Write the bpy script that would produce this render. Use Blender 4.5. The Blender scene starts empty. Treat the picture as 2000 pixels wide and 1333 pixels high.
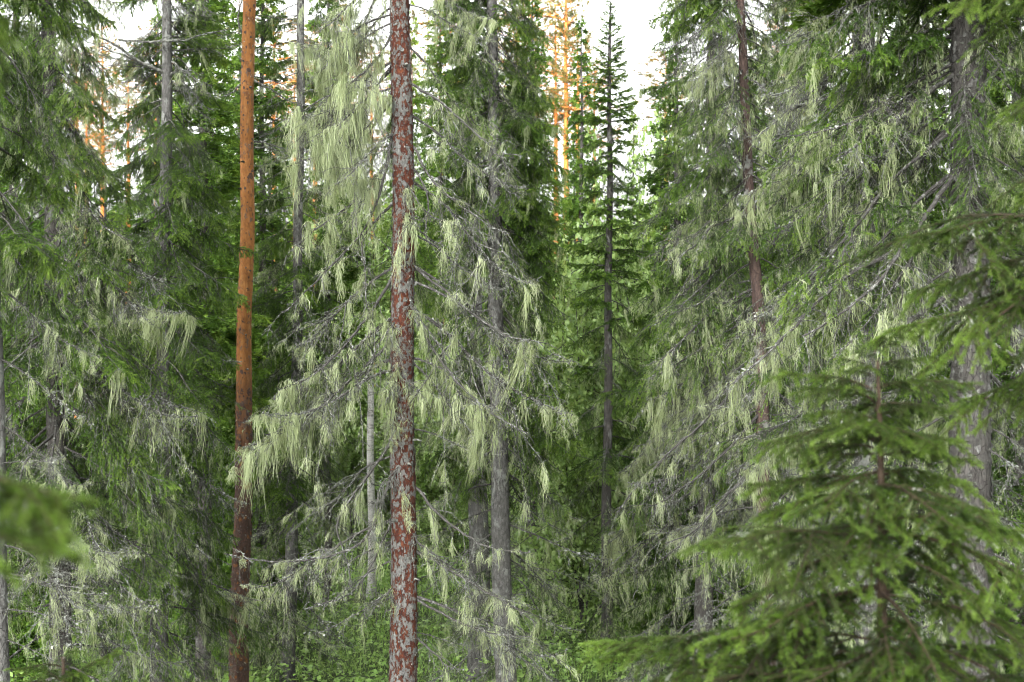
import bpy, math
import numpy as np
R = math.radians
rng = np.random.default_rng(11)
sc = bpy.context.scene
COL = sc.collection

# ------------------------------------------------------------------ camera
EYE = 6.0
FPX = 2000 * 50 / 36.0
cam = bpy.data.cameras.new('camera'); cam.lens = 50; cam.sensor_width = 36
cam.clip_start = 0.1; cam.clip_end = 2000
cam.dof.use_dof = True; cam.dof.focus_distance = 14.2; cam.dof.aperture_fstop = 3.4
camo = bpy.data.objects.new('camera', cam); COL.objects.link(camo)
camo.location = (0, 0, EYE); camo.rotation_euler = (R(90), 0, 0)
sc.camera = camo

# ------------------------------------------------------------------ sky, sun, exposure
SUN_EL, SUN_AZ = 6.0, 200.0            # low evening sun behind the photographer (compass degrees, north = view direction)
w = bpy.data.worlds.new('World'); sc.world = w; w.use_nodes = True
nt = w.node_tree; nt.nodes.clear()
sky = nt.nodes.new('ShaderNodeTexSky'); sky.sky_type = 'NISHITA'; sky.sun_disc = False
sky.sun_elevation = R(SUN_EL); sky.sun_rotation = R(SUN_AZ)
sky.air_density = 1.0; sky.dust_density = 10.0; sky.ozone_density = 1.0
hsv = nt.nodes.new('ShaderNodeHueSaturation'); hsv.inputs['Saturation'].default_value = 0.07
bg = nt.nodes.new('ShaderNodeBackground'); bg.inputs['Strength'].default_value = 0.15
wo = nt.nodes.new('ShaderNodeOutputWorld')
nt.links.new(sky.outputs[0], hsv.inputs['Color']); nt.links.new(hsv.outputs[0], bg.inputs[0]); nt.links.new(bg.outputs[0], wo.inputs[0])
sl = bpy.data.lights.new('sun', 'SUN'); sl.energy = 1.0; sl.angle = R(0.6); sl.color = (1.0, 0.54, 0.25)
so = bpy.data.objects.new('sun', sl); COL.objects.link(so)
a = R(SUN_AZ); e = R(SUN_EL)
from mathutils import Vector
sundir = Vector((math.sin(a) * math.cos(e), math.cos(a) * math.cos(e), math.sin(e)))
so.rotation_euler = sundir.to_track_quat('Z', 'Y').to_euler(); so.location = (0, -20, 60)
sc.view_settings.view_transform = 'Standard'; sc.view_settings.look = 'None'
sc.view_settings.gamma = 1.0; sc.view_settings.use_curve_mapping = False
sc.view_settings.exposure = 4.4
try:
    cy = sc.cycles
    cy.max_bounces = 4; cy.diffuse_bounces = 3; cy.glossy_bounces = 1; cy.transmission_bounces = 3; cy.transparent_max_bounces = 4
    cy.use_denoising = True; cy.denoiser = 'OPENIMAGEDENOISE'; cy.denoising_input_passes = 'RGB_ALBEDO_NORMAL'; cy.denoising_prefilter = 'ACCURATE'
    cy.pixel_filter_type = 'BLACKMAN_HARRIS'; cy.filter_width = 1.05
    cy.use_adaptive_sampling = True; cy.adaptive_threshold = 0.025; cy.adaptive_min_samples = 16
    cy.sample_clamp_indirect = 6.0; cy.use_light_tree = False
except Exception:
    pass

# ------------------------------------------------------------------ pixel rays -> points at a real distance
def PX(px, D): return (px - 1000.0) / FPX * D
def PZ(py, D): return EYE + (666.5 - py) / FPX * D

# ------------------------------------------------------------------ terrain height
_gy = np.array([-420, -130, -120, -60, -10, -2, 0, 4.5, 6, 10, 14, 18, 24, 32, 45, 70, 140, 420], float)
_gz = np.array([36, 35, 33.5, 18.5, 6.2, 4.6, 4.3, 3.35, 2.95, 1.9, 1.1, .65, .45, .5, .9, 1.5, 3.5, 9], float)  # unseen hill behind the camera, shaped to block sun from the near trees
def ground_z(x, y):
    x = np.asarray(x, float); y = np.asarray(y, float)
    z = np.interp(y, _gy, _gz)
    z = z + 0.10 * np.sin(x * .9 + y * .35) + 0.07 * np.sin(x * .37 - y * .8 + 1.3) + .04 * np.sin(x * 2.1 + y * 1.7)
    return z + np.clip(x + 2, -4, 0) * .06

# ------------------------------------------------------------------ mesh helpers (numpy)
def nrm(v):
    return v / (np.linalg.norm(v, axis=-1, keepdims=True) + 1e-9)

class MB:
    def __init__(self): self.V = []; self.F = []; self.M = []; self.T = []; self.n = 0
    def add(self, V, F, mat=0, tint=0.5):
        V = np.asarray(V, float).reshape(-1, 3); F = np.asarray(F, np.int64).reshape(-1, 3)
        if len(F) == 0: return
        self.V.append(V); self.F.append(F + self.n); self.n += len(V)
        self.M.append(np.full(len(F), mat, np.int32))
        self.T.append(np.broadcast_to(np.asarray(tint, float), (len(F),)).astype(np.float32))
    def ntri(self): return sum(len(f) for f in self.F)
    def xf(self, s=1.0, loc=(0, 0, 0), rz=0.0):
        c, si = math.cos(rz), math.sin(rz); Mx = np.array([[c, -si, 0], [si, c, 0], [0, 0, 1]])
        self.V = [(v * s) @ Mx.T + np.array(loc) for v in self.V]; return self
    def merge(self, o):
        for V, F, M, T in zip(o.V, o.F, o.M, o.T):
            pass
        if o.n == 0: return
        self.V += o.V; self.F += [f + self.n for f in o.F]; self.M += o.M; self.T += o.T; self.n += o.n
    def mesh(self, name, mats, smooth=False):
        V = np.concatenate(self.V).astype(np.float32); F = np.concatenate(self.F).astype(np.int32)
        me = bpy.data.meshes.new(name)
        me.vertices.add(len(V)); me.vertices.foreach_set('co', V.ravel())
        me.loops.add(F.size); me.loops.foreach_set('vertex_index', F.ravel())
        me.polygons.add(len(F)); me.polygons.foreach_set('loop_start', np.arange(0, F.size, 3, dtype=np.int32))
        me.polygons.foreach_set('material_index', np.concatenate(self.M))
        if smooth: me.polygons.foreach_set('use_smooth', np.ones(len(F), bool))
        at = me.attributes.new('tint', 'FLOAT', 'FACE'); at.data.foreach_set('value', np.concatenate(self.T))
        for m in mats: me.materials.append(m)
        me.update(calc_edges=True)
        return me

def tubes(P, Rad, sides=3, cap=False):
    P = np.asarray(P, float); Rad = np.asarray(Rad, float)
    if P.ndim == 2: P = P[None]; Rad = Rad[None]
    n, k, _ = P.shape
    if n == 0: return np.zeros((0, 3)), np.zeros((0, 3), int)
    T = nrm(np.gradient(P, axis=1))
    ref = np.where(np.abs(T[..., 2:3]) > .85, np.array([1., 0, 0]), np.array([0, 0, 1.]))
    U = nrm(np.cross(T, ref)); W = np.cross(T, U)
    an = np.arange(sides) / sides * 2 * np.pi
    V = P[:, :, None] + Rad[:, :, None, None] * (np.cos(an)[None, None, :, None] * U[:, :, None] + np.sin(an)[None, None, :, None] * W[:, :, None])
    idx = np.arange(n * k * sides).reshape(n, k, sides)
    A = idx[:, :-1]; B = idx[:, 1:]; A2 = np.roll(A, -1, 2); B2 = np.roll(B, -1, 2)
    F = np.concatenate([np.stack([A, A2, B], -1).reshape(-1, 3), np.stack([A2, B2, B], -1).reshape(-1, 3)])
    return V.reshape(-1, 3), F

def sample_lines(P, n, g, wts=None):
    """n random points on polylines P (m,k,3); returns point, tangent, fraction along, line index"""
    P = np.asarray(P, float); m, k, _ = P.shape
    d = P[:, 1:] - P[:, :-1]; L = np.linalg.norm(d, axis=-1)
    q = L if wts is None else L * wts
    c = np.cumsum(q.ravel()); u = g.random(n) * c[-1]
    i = np.searchsorted(c, u).clip(0, c.size - 1); li, si = i // (k - 1), i % (k - 1)
    f = g.random(n)
    p = P[li, si] + d[li, si] * f[:, None]
    return p, nrm(d[li, si]), (si + f) / (k - 1), li

def total_len(P):
    return np.linalg.norm(P[:, 1:] - P[:, :-1], axis=-1).sum()

def needles(mb, P, dens, L, W, mat, g, tint0=.35, tipgain=.35, ang=(30, 62), newt=None):
    if len(P) == 0: return
    n = int(total_len(P) * dens)
    if n < 1: return
    p, T, fr, li = sample_lines(P, n, g)
    ref = np.where(np.abs(T[:, 2:3]) > .85, np.array([1., 0, 0]), np.array([0, 0, 1.]))
    U = nrm(np.cross(T, ref)); Wv = np.cross(U, T)          # Wv points up-ish
    ph = g.random(n) * 2 * np.pi
    a = np.radians(g.uniform(*ang, n))
    rad = np.cos(ph)[:, None] * U + (np.sin(ph) * .8 + .25)[:, None] * Wv
    d = nrm(T * np.cos(a)[:, None] + nrm(rad) * np.sin(a)[:, None])
    ll = L * g.uniform(.7, 1.2, n)
    s = nrm(np.cross(d, g.normal(size=(n, 3)))) * (W * .5)
    V = np.stack([p - s, p + s, p + d * ll[:, None]], 1)
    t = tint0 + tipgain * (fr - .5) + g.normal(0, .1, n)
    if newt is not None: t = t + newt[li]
    mb.add(V, np.arange(3 * n).reshape(n, 3), mat, np.clip(t, 0, 1))

def flakes(mb, P, n, size, mat, g, off=.008, wts=None):
    if n < 1 or len(P) == 0: return
    p, T, fr, li = sample_lines(P, n, g, wts)
    p = p + g.normal(0, off, (n, 3))
    a = nrm(g.normal(size=(n, 3))); b = nrm(np.cross(a, g.normal(size=(n, 3))))
    s = size * g.lognormal(0, .45, n)[:, None]
    V = np.stack([p, p + a * s, p + (a * .6 + b * .8) * s, p + b * s * .8], 1)
    i = np.arange(n)[:, None] * 4
    F = np.concatenate([i + [0, 1, 2], i + [0, 2, 3]])
    t = np.clip(g.normal(.5, .25, n), 0, 1)
    mb.add(V, F, mat, np.concatenate([t, t]))

def hair(mb, anchors, tang, lens, wids, strands, g, mat=0, sw=.0028, segs=5):
    """hanging hair lichen: tufts of strands that drape along a twig and run together to points"""
    n = len(anchors)
    if n == 0: return
    ns = np.maximum(6, (strands * (wids / .05) ** .6 * (lens / .2) ** .3).astype(int))
    idx = np.repeat(np.arange(n), ns); N = len(idx)
    th = tang.copy(); th[:, 2] *= .8; th = nrm(th)
    perp = nrm(np.cross(th, np.array([0, 0, 1.])) + 1e-6)
    # strands belong to a few sub-locks of each tuft
    nl = 3
    lock_c = g.uniform(-1, 1, (n, nl)); lock_l = g.uniform(.35, 1.0, (n, nl)); lock_l[:, 0] = 1.0
    lk = g.integers(0, nl, N)
    u = g.uniform(-1, 1, N); loose = g.random(N) < .45; u = np.where(loose, u * 1.5, u); cu = np.where(loose, u * 1.2, lock_c[idx, lk])
    w_ = wids[idx]
    ll = lens[idx] * lock_l[idx, lk] * g.uniform(.3, 1.0, N) ** .6 * np.where(loose, g.uniform(.2, .8, N), 1)
    base = anchors[idx] + th[idx] * (u * w_)[:, None] + perp[idx] * (g.normal(0, .012, N))[:, None]
    base[:, 2] += g.normal(0, .006, N)
    t = np.linspace(0, 1, segs)
    conv = (1 - (1 - t) ** 2.2)
    lean = g.normal(0, .11, (n, 2))[idx]
    offu = (cu * .8 - u)[:, None] * w_[:, None] * conv[None] * .92
    jit = np.cumsum(g.normal(0, .012, (N, segs, 3)), 1); jit[:, 0] = 0
    P = base[:, None] + th[idx][:, None] * offu[..., None]
    P = P + perp[idx][:, None] * (g.normal(0, .008, N)[:, None] * conv)[..., None]
    P[..., 2] -= ll[:, None] * (t ** .95)[None] + 0
    P[..., 2] += th[idx][:, 2:3] * 0
    P[..., :2] += lean[:, None] * (ll[:, None] * t[None] ** 1.5)[..., None]
    P += jit
    az = g.random(N) * np.pi
    side = np.stack([np.cos(az), np.sin(az), g.normal(0, .2, N)], -1)
    wd = sw * g.uniform(.5, 1.3, N)[:, None] * (1 - .75 * t[None] ** 1.4)
    A = P - side[:, None] * wd[..., None]; B = P + side[:, None] * wd[..., None]
    V = np.stack([A, B], 2)
    id_ = np.arange(N * segs * 2).reshape(N, segs, 2)
    F = np.concatenate([np.stack([id_[:, :-1, 0], id_[:, :-1, 1], id_[:, 1:, 0]], -1).reshape(-1, 3),
                        np.stack([id_[:, :-1, 1], id_[:, 1:, 1], id_[:, 1:, 0]], -1).reshape(-1, 3)])
    tt = np.clip(g.normal(.5, .18, n)[idx] + g.normal(0, .12, N), 0, 1)
    tt = np.repeat(tt, segs - 1)
    mb.add(V, F, mat, np.concatenate([tt, tt]))

# ------------------------------------------------------------------ materials
def new_mat(name):
    m = bpy.data.materials.new(name); m.use_nodes = True
    n = m.node_tree; n.nodes.clear(); return m, n, n.nodes.new('ShaderNodeOutputMaterial')
def node(n, t, **kw):
    x = n.nodes.new(t)
    for k, v in kw.items(): setattr(x, k, v)
    return x
def ramp(n, src, stops, interp='LINEAR'):
    r = n.nodes.new('ShaderNodeValToRGB'); r.color_ramp.interpolation = interp
    el = r.color_ramp.elements
    while len(el) < len(stops): el.new(.5)
    for e_, (p, c) in zip(el, stops):
        e_.position = p; e_.color = (*c, 1) if len(c) == 3 else c
    if src is not None: n.links.new(src, r.inputs[0])
    return r.outputs[0]
def math_(n, op, a, b, clamp=False):
    x = node(n, 'ShaderNodeMath', operation=op, use_clamp=clamp)
    for i, v in enumerate((a, b)):
        if isinstance(v, (int, float)): x.inputs[i].default_value = v
        else: n.links.new(v, x.inputs[i])
    return x.outputs[0]
def noise(n, vec, scale, detail=4, rough=.55, dist=0.0):
    x = node(n, 'ShaderNodeTexNoise'); x.inputs['Scale'].default_value = scale; x.inputs['Detail'].default_value = detail
    x.inputs['Roughness'].default_value = rough; x.inputs['Distortion'].default_value = dist
    if vec is not None: n.links.new(vec, x.inputs['Vector'])
    return x.outputs['Fac']
def mixc(n, fac, a, b, blend='MIX'):
    x = node(n, 'ShaderNodeMix', data_type='RGBA', blend_type=blend)
    def put(i, v):
        if isinstance(v, (int, float)): x.inputs[i].default_value = v
        elif isinstance(v, tuple): x.inputs[i].default_value = (*v, 1)
        else: n.links.new(v, x.inputs[i])
    put(0, fac); put(6, a); put(7, b)
    return x.outputs[2]

def leaf_mat(name, stops, rough=.5, spec=.35, trans=.3, obj_var=.25, hue_shift=(1.15, 1.0, .7), nscale=1.2):
    m, n, out = new_mat(name)
    at = node(n, 'ShaderNodeAttribute', attribute_name='tint')
    geo = node(n, 'ShaderNodeNewGeometry')
    nz = noise(n, geo.outputs['Position'], nscale, 2)
    oi = node(n, 'ShaderNodeObjectInfo')
    f = math_(n, 'ADD', at.outputs['Fac'], math_(n, 'MULTIPLY', math_(n, 'SUBTRACT', nz, .5), .55))
    f = math_(n, 'ADD', f, math_(n, 'MULTIPLY', math_(n, 'SUBTRACT', oi.outputs['Random'], .5), obj_var), True)
    c = ramp(n, f, stops)
    p = node(n, 'ShaderNodeBsdfPrincipled'); n.links.new(c, p.inputs['Base Color'])
    p.inputs['Roughness'].default_value = rough; p.inputs['Specular IOR Level'].default_value = spec
    t = node(n, 'ShaderNodeBsdfTranslucent'); n.links.new(mixc(n, 1.0, c, hue_shift, 'MULTIPLY'), t.inputs['Color'])
    mx = node(n, 'ShaderNodeMixShader'); mx.inputs[0].default_value = trans
    n.links.new(p.outputs[0], mx.inputs[1]); n.links.new(t.outputs[0], mx.inputs[2]); n.links.new(mx.outputs[0], out.inputs[0])
    return m

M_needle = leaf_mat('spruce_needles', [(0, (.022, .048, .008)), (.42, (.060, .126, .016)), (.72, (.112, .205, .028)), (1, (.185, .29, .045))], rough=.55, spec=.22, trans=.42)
M_needle_fg = leaf_mat('young_spruce_needles', [(0, (0.012, 0.028, 0.004)), (.40, (0.046, 0.092, 0.009)), (.72, (0.100, 0.176, 0.02)), (1, (0.17, 0.28, 0.044))], rough=.45, spec=.3, trans=.4)
M_pine_needle = leaf_mat('pine_needles', [(0, (.035, .055, .02)), (.5, (.075, .095, .03)), (1, (.14, .14, .04))], trans=.2)
M_leaf = leaf_mat('birch_leaves', [(0, (0.084, 0.156, 0.0336)), (.5, (0.18, 0.288, 0.078)), (1, (0.36, 0.48, 0.192))], rough=.4, spec=.45, trans=.4)
M_under = leaf_mat('undergrowth_leaves', [(0, (.07, .14, .03)), (.5, (.17, .30, .065)), (1, (.30, .44, .13))], rough=.45, trans=.35, nscale=.8)
M_hair = leaf_mat('hair_lichen', [(0, (0.15, 0.18, 0.08)), (.5, (0.305, 0.355, 0.195)), (1, (0.45, 0.505, 0.315))], rough=.8, spec=.1, trans=.35, obj_var=.3, hue_shift=(1, 1, .9), nscale=2.0)
M_crust = leaf_mat('crust_lichen', [(0, (.07, .074, .064)), (.5, (.155, .165, .147)), (1, (.28, .295, .27))], rough=.9, spec=.1, trans=.0, obj_var=.3, nscale=3)

def bark_mat(name, stops, scale=(18, 18, 5), lich=.35, lich_c=(.36, .37, .34), bump=.6, lsc=9, zgrad=None, crack=(.02, .018, .016)):
    m, n, out = new_mat(name)
    tc = node(n, 'ShaderNodeTexCoord'); mp = node(n, 'ShaderNodeMapping'); mp.inputs['Scale'].default_value = scale
    n.links.new(tc.outputs['Object'], mp.inputs['Vector'])
    a1 = noise(n, mp.outputs[0], 1.0, 6, .65, .4)
    base = ramp(n, a1, stops)
    if zgrad:
        sp = node(n, 'ShaderNodeSeparateXYZ'); n.links.new(tc.outputs['Object'], sp.inputs[0])
        zz = math_(n, 'ADD', sp.outputs[2], math_(n, 'MULTIPLY', math_(n, 'SUBTRACT', noise(n, tc.outputs['Object'], 3.0, 5, .7), .5), zgrad[2]))
        mr = node(n, 'ShaderNodeMapRange'); n.links.new(zz, mr.inputs[0]); mr.inputs[1].default_value = zgrad[0]; mr.inputs[2].default_value = zgrad[1]
        base = mixc(n, mr.outputs[0], ramp(n, a1, zgrad[3]), base)
    vo = node(n, 'ShaderNodeTexVoronoi', feature='DISTANCE_TO_EDGE'); vo.inputs['Scale'].default_value = 1.3
    n.links.new(mp.outputs[0], vo.inputs['Vector'])
    ck = ramp(n, vo.outputs['Distance'], [(0, (1, 1, 1)), (.07, (0, 0, 0))])
    base = mixc(n, math_(n, 'MULTIPLY', ck, .55), base, crack)
    mp2 = node(n, 'ShaderNodeMapping'); mp2.inputs['Scale'].default_value = (lsc, lsc, lsc * .55); n.links.new(tc.outputs['Object'], mp2.inputs['Vector'])
    ln = noise(n, mp2.outputs[0], 1.0, 7, .72, .3)
    ln = math_(n, 'ADD', ln, math_(n, 'MULTIPLY', math_(n, 'SUBTRACT', noise(n, tc.outputs['Object'], 2.2, 3, .6), .5), .32))
    lm = ramp(n, ln, [(.60 - lich * .4, (0, 0, 0)), (.64 - lich * .4, (1, 1, 1))])
    ln2 = noise(n, tc.outputs['Object'], 60, 3, .6)
    lc = mixc(n, ln2, tuple(v * .6 for v in lich_c), tuple(min(1, v * 1.35) for v in lich_c))
    col = mixc(n, lm, base, lc)
    h = math_(n, 'ADD', math_(n, 'MULTIPLY', a1, .6), math_(n, 'MULTIPLY', lm, .5))
    h = math_(n, 'SUBTRACT', h, math_(n, 'MULTIPLY', ck, .5))
    b = node(n, 'ShaderNodeBump'); b.inputs['Strength'].default_value = bump; b.inputs['Distance'].default_value = .012
    n.links.new(h, b.inputs['Height'])
    p = node(n, 'ShaderNodeBsdfPrincipled'); n.links.new(col, p.inputs['Base Color']); n.links.new(b.outputs[0], p.inputs['Normal'])
    p.inputs['Roughness'].default_value = .85; p.inputs['Specular IOR Level'].default_value = .25
    n.links.new(p.outputs[0], out.inputs[0]); return m

M_redbark = bark_mat('red_scaly_bark', [(.25, (.018, .007, .0045)), (.5, (.055, .0135, .0065)), (.75, (.12, .038, .012))], scale=(30, 30, 14), lich=.25, lich_c=(.118, .12, .112), bump=1.0, lsc=24)
M_graybark = bark_mat('grey_spruce_bark', [(.3, (0.03787, 0.03687, 0.03497)), (.55, (0.08654, 0.08496, 0.0802)), (.75, (0.1394, 0.1382, 0.1298))], scale=(26, 26, 11), lich=.16, lich_c=(0.1512, 0.1559, 0.1447), bump=.9, lsc=8)
M_darkbark = bark_mat('dark_spruce_bark', [(.3, (0.02565, 0.02354, 0.02178)), (.55, (0.05805, 0.0542, 0.04985)), (.75, (0.1043, 0.09944, 0.09138))], scale=(26, 26, 9), lich=.08, lich_c=(0.1267, 0.1297, 0.1207), bump=.9, lsc=8)
M_pinkbark = bark_mat('pinkish_pine_bark', [(.3, (.032, .022, .019)), (.55, (.068, .045, .038)), (.75, (.11, .078, .066))], scale=(20, 20, 7), lich=.12, lich_c=(.15, .15, .14), bump=.8, lsc=7)
M_orange = bark_mat('orange_pine_bark', [(.25, (0.11, 0.043, 0.012)), (.5, (0.215, 0.09, 0.023)), (.75, (0.28, 0.145, 0.052))], scale=(24, 24, 7), lich=.06, lich_c=(0.099, 0.066, 0.0495), bump=.6, lsc=16,
                    zgrad=(3.6, 5.4, 1.6, [(.25, (.024, .016, .013)), (.5, (.058, .036, .028)), (.75, (.10, .068, .054))]), crack=(0.1056, 0.0396, 0.0198))
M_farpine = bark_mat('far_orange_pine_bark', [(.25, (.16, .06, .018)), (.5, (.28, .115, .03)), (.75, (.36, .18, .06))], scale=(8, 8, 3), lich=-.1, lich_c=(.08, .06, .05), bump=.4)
M_birch = bark_mat('white_birch_bark', [(.3, (0.08, 0.08, 0.072)), (.45, (0.4, 0.392, 0.368)), (.75, (0.528, 0.52, 0.496))], scale=(6, 6, 22), lich=-.2, bump=.3)
M_twig = bark_mat('grey_dead_twig_bark', [(.3, (.028, .027, .022)), (.5, (.066, .067, .057)), (.75, (.155, .16, .142))], scale=(40, 40, 40), lich=.18, lich_c=(.195, .205, .18), bump=.3, lsc=24)
M_dtwig = bark_mat('dark_twig_bark', [(.3, (0.01905, 0.01776, 0.01622)), (.5, (0.04515, 0.04296, 0.03962)), (.75, (0.1005, 0.09867, 0.09216))], scale=(40, 40, 40), lich=.06, lich_c=(0.165, 0.17, 0.158), bump=.3, lsc=22)
M_ytwig = bark_mat('young_twig_bark', [(.3, (.018, .012, .008)), (.5, (.036, .023, .014)), (.75, (.06, .042, .027))], scale=(40, 40, 40), lich=-.1, bump=.3)

# ------------------------------------------------------------------ object helpers
def put(name, me, parent=None, loc=(0, 0, 0), rot=(0, 0, 0), scale=1.0, kind=None):
    o = bpy.data.objects.new(name, me); COL.objects.link(o)
    o.parent = parent; o.location = loc; o.rotation_euler = rot
    o.scale = (scale,) * 3 if isinstance(scale, (int, float)) else scale
    if kind: o['kind'] = kind
    return o
def thing(name, label, cat, loc, group=None):
    o = put(name, None, None, loc); o.empty_display_size = .3
    o['label'] = label; o['category'] = cat
    if group: o['group'] = group
    return o

# ------------------------------------------------------------------ ground
def make_ground():
    xs = np.unique(np.concatenate([np.linspace(-420, -40, 16), np.linspace(-40, 40, 110), np.linspace(40, 420, 16)]))
    ys = np.unique(np.concatenate([np.linspace(-420, -20, 24), np.linspace(-20, 60, 130), np.linspace(60, 420, 24)]))
    X, Y = np.meshgrid(xs, ys, indexing='ij')
    Z = ground_z(X, Y)
    g = np.random.default_rng(3)
    Z += g.normal(0, .02, Z.shape) * (np.abs(X) < 40) * (np.abs(Y) < 60)
    idx = np.arange(X.size).reshape(X.shape)
    a, b, c, d = idx[:-1, :-1], idx[1:, :-1], idx[1:, 1:], idx[:-1, 1:]
    mb = MB(); mb.add(np.stack([X, Y, Z], -1), np.concatenate([np.stack([a, b, c], -1).reshape(-1, 3), np.stack([a, c, d], -1).reshape(-1, 3)]))
    m, n, out = new_mat('forest_floor_moss')
    geo = node(n, 'ShaderNodeNewGeometry')
    a1 = noise(n, geo.outputs['Position'], 1.6, 8, .65, .5); a2 = noise(n, geo.outputs['Position'], 14, 6, .7)
    c1 = ramp(n, a1, [(.3, (.030, .026, .014)), (.5, (.045, .075, .016)), (.7, (.075, .13, .024))])
    c2 = mixc(n, a2, (.35, .35, .3), (1.5, 1.5, 1.4)); col = mixc(n, 1.0, c1, c2, 'MULTIPLY')
    bmp = node(n, 'ShaderNodeBump'); bmp.inputs['Distance'].default_value = .08; n.links.new(a2, bmp.inputs['Height'])
    p = node(n, 'ShaderNodeBsdfPrincipled'); p.inputs['Roughness'].default_value = .95; n.links.new(col, p.inputs['Base Color']); n.links.new(bmp.outputs[0], p.inputs['Normal'])
    n.links.new(p.outputs[0], out.inputs[0])
    put('ground', mb.mesh('ground', [m], True), kind='structure')
make_ground()

# ------------------------------------------------------------------ branch prototypes
def smooth_noise(n, k, g, amp):
    c = np.cumsum(g.normal(0, 1, (n, k, 3)), 1); c -= c[:, :1]
    t = np.linspace(0, 1, k)[None, :, None]
    c = c - t * c[:, -1:] * .6
    return c * amp

def spine_curve(L, pitch, k, g, wob):
    """pitch: degrees at fractions 0..1"""
    t = np.linspace(0, 1, k); pi = np.radians(np.interp(t, np.linspace(0, 1, len(pitch)), pitch))
    yaw = np.cumsum(g.normal(0, wob, k)); yaw -= yaw.mean() * .5
    pi = pi + np.cumsum(g.normal(0, wob * .5, k)) * .6
    d = np.stack([np.cos(pi) * np.cos(yaw), np.cos(pi) * np.sin(yaw), np.sin(pi)], -1)
    P = np.concatenate([np.zeros((1, 3)), np.cumsum(d[:-1], 0)]) * (L / (k - 1))
    return P

def at_line(P, s):
    k = len(P); x = np.clip(s, 0, .9999) * (k - 1); i = x.astype(int); f = (x - i)[:, None]
    return P[i] * (1 - f) + P[i + 1] * f, nrm(P[i + 1] - P[i])

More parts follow.
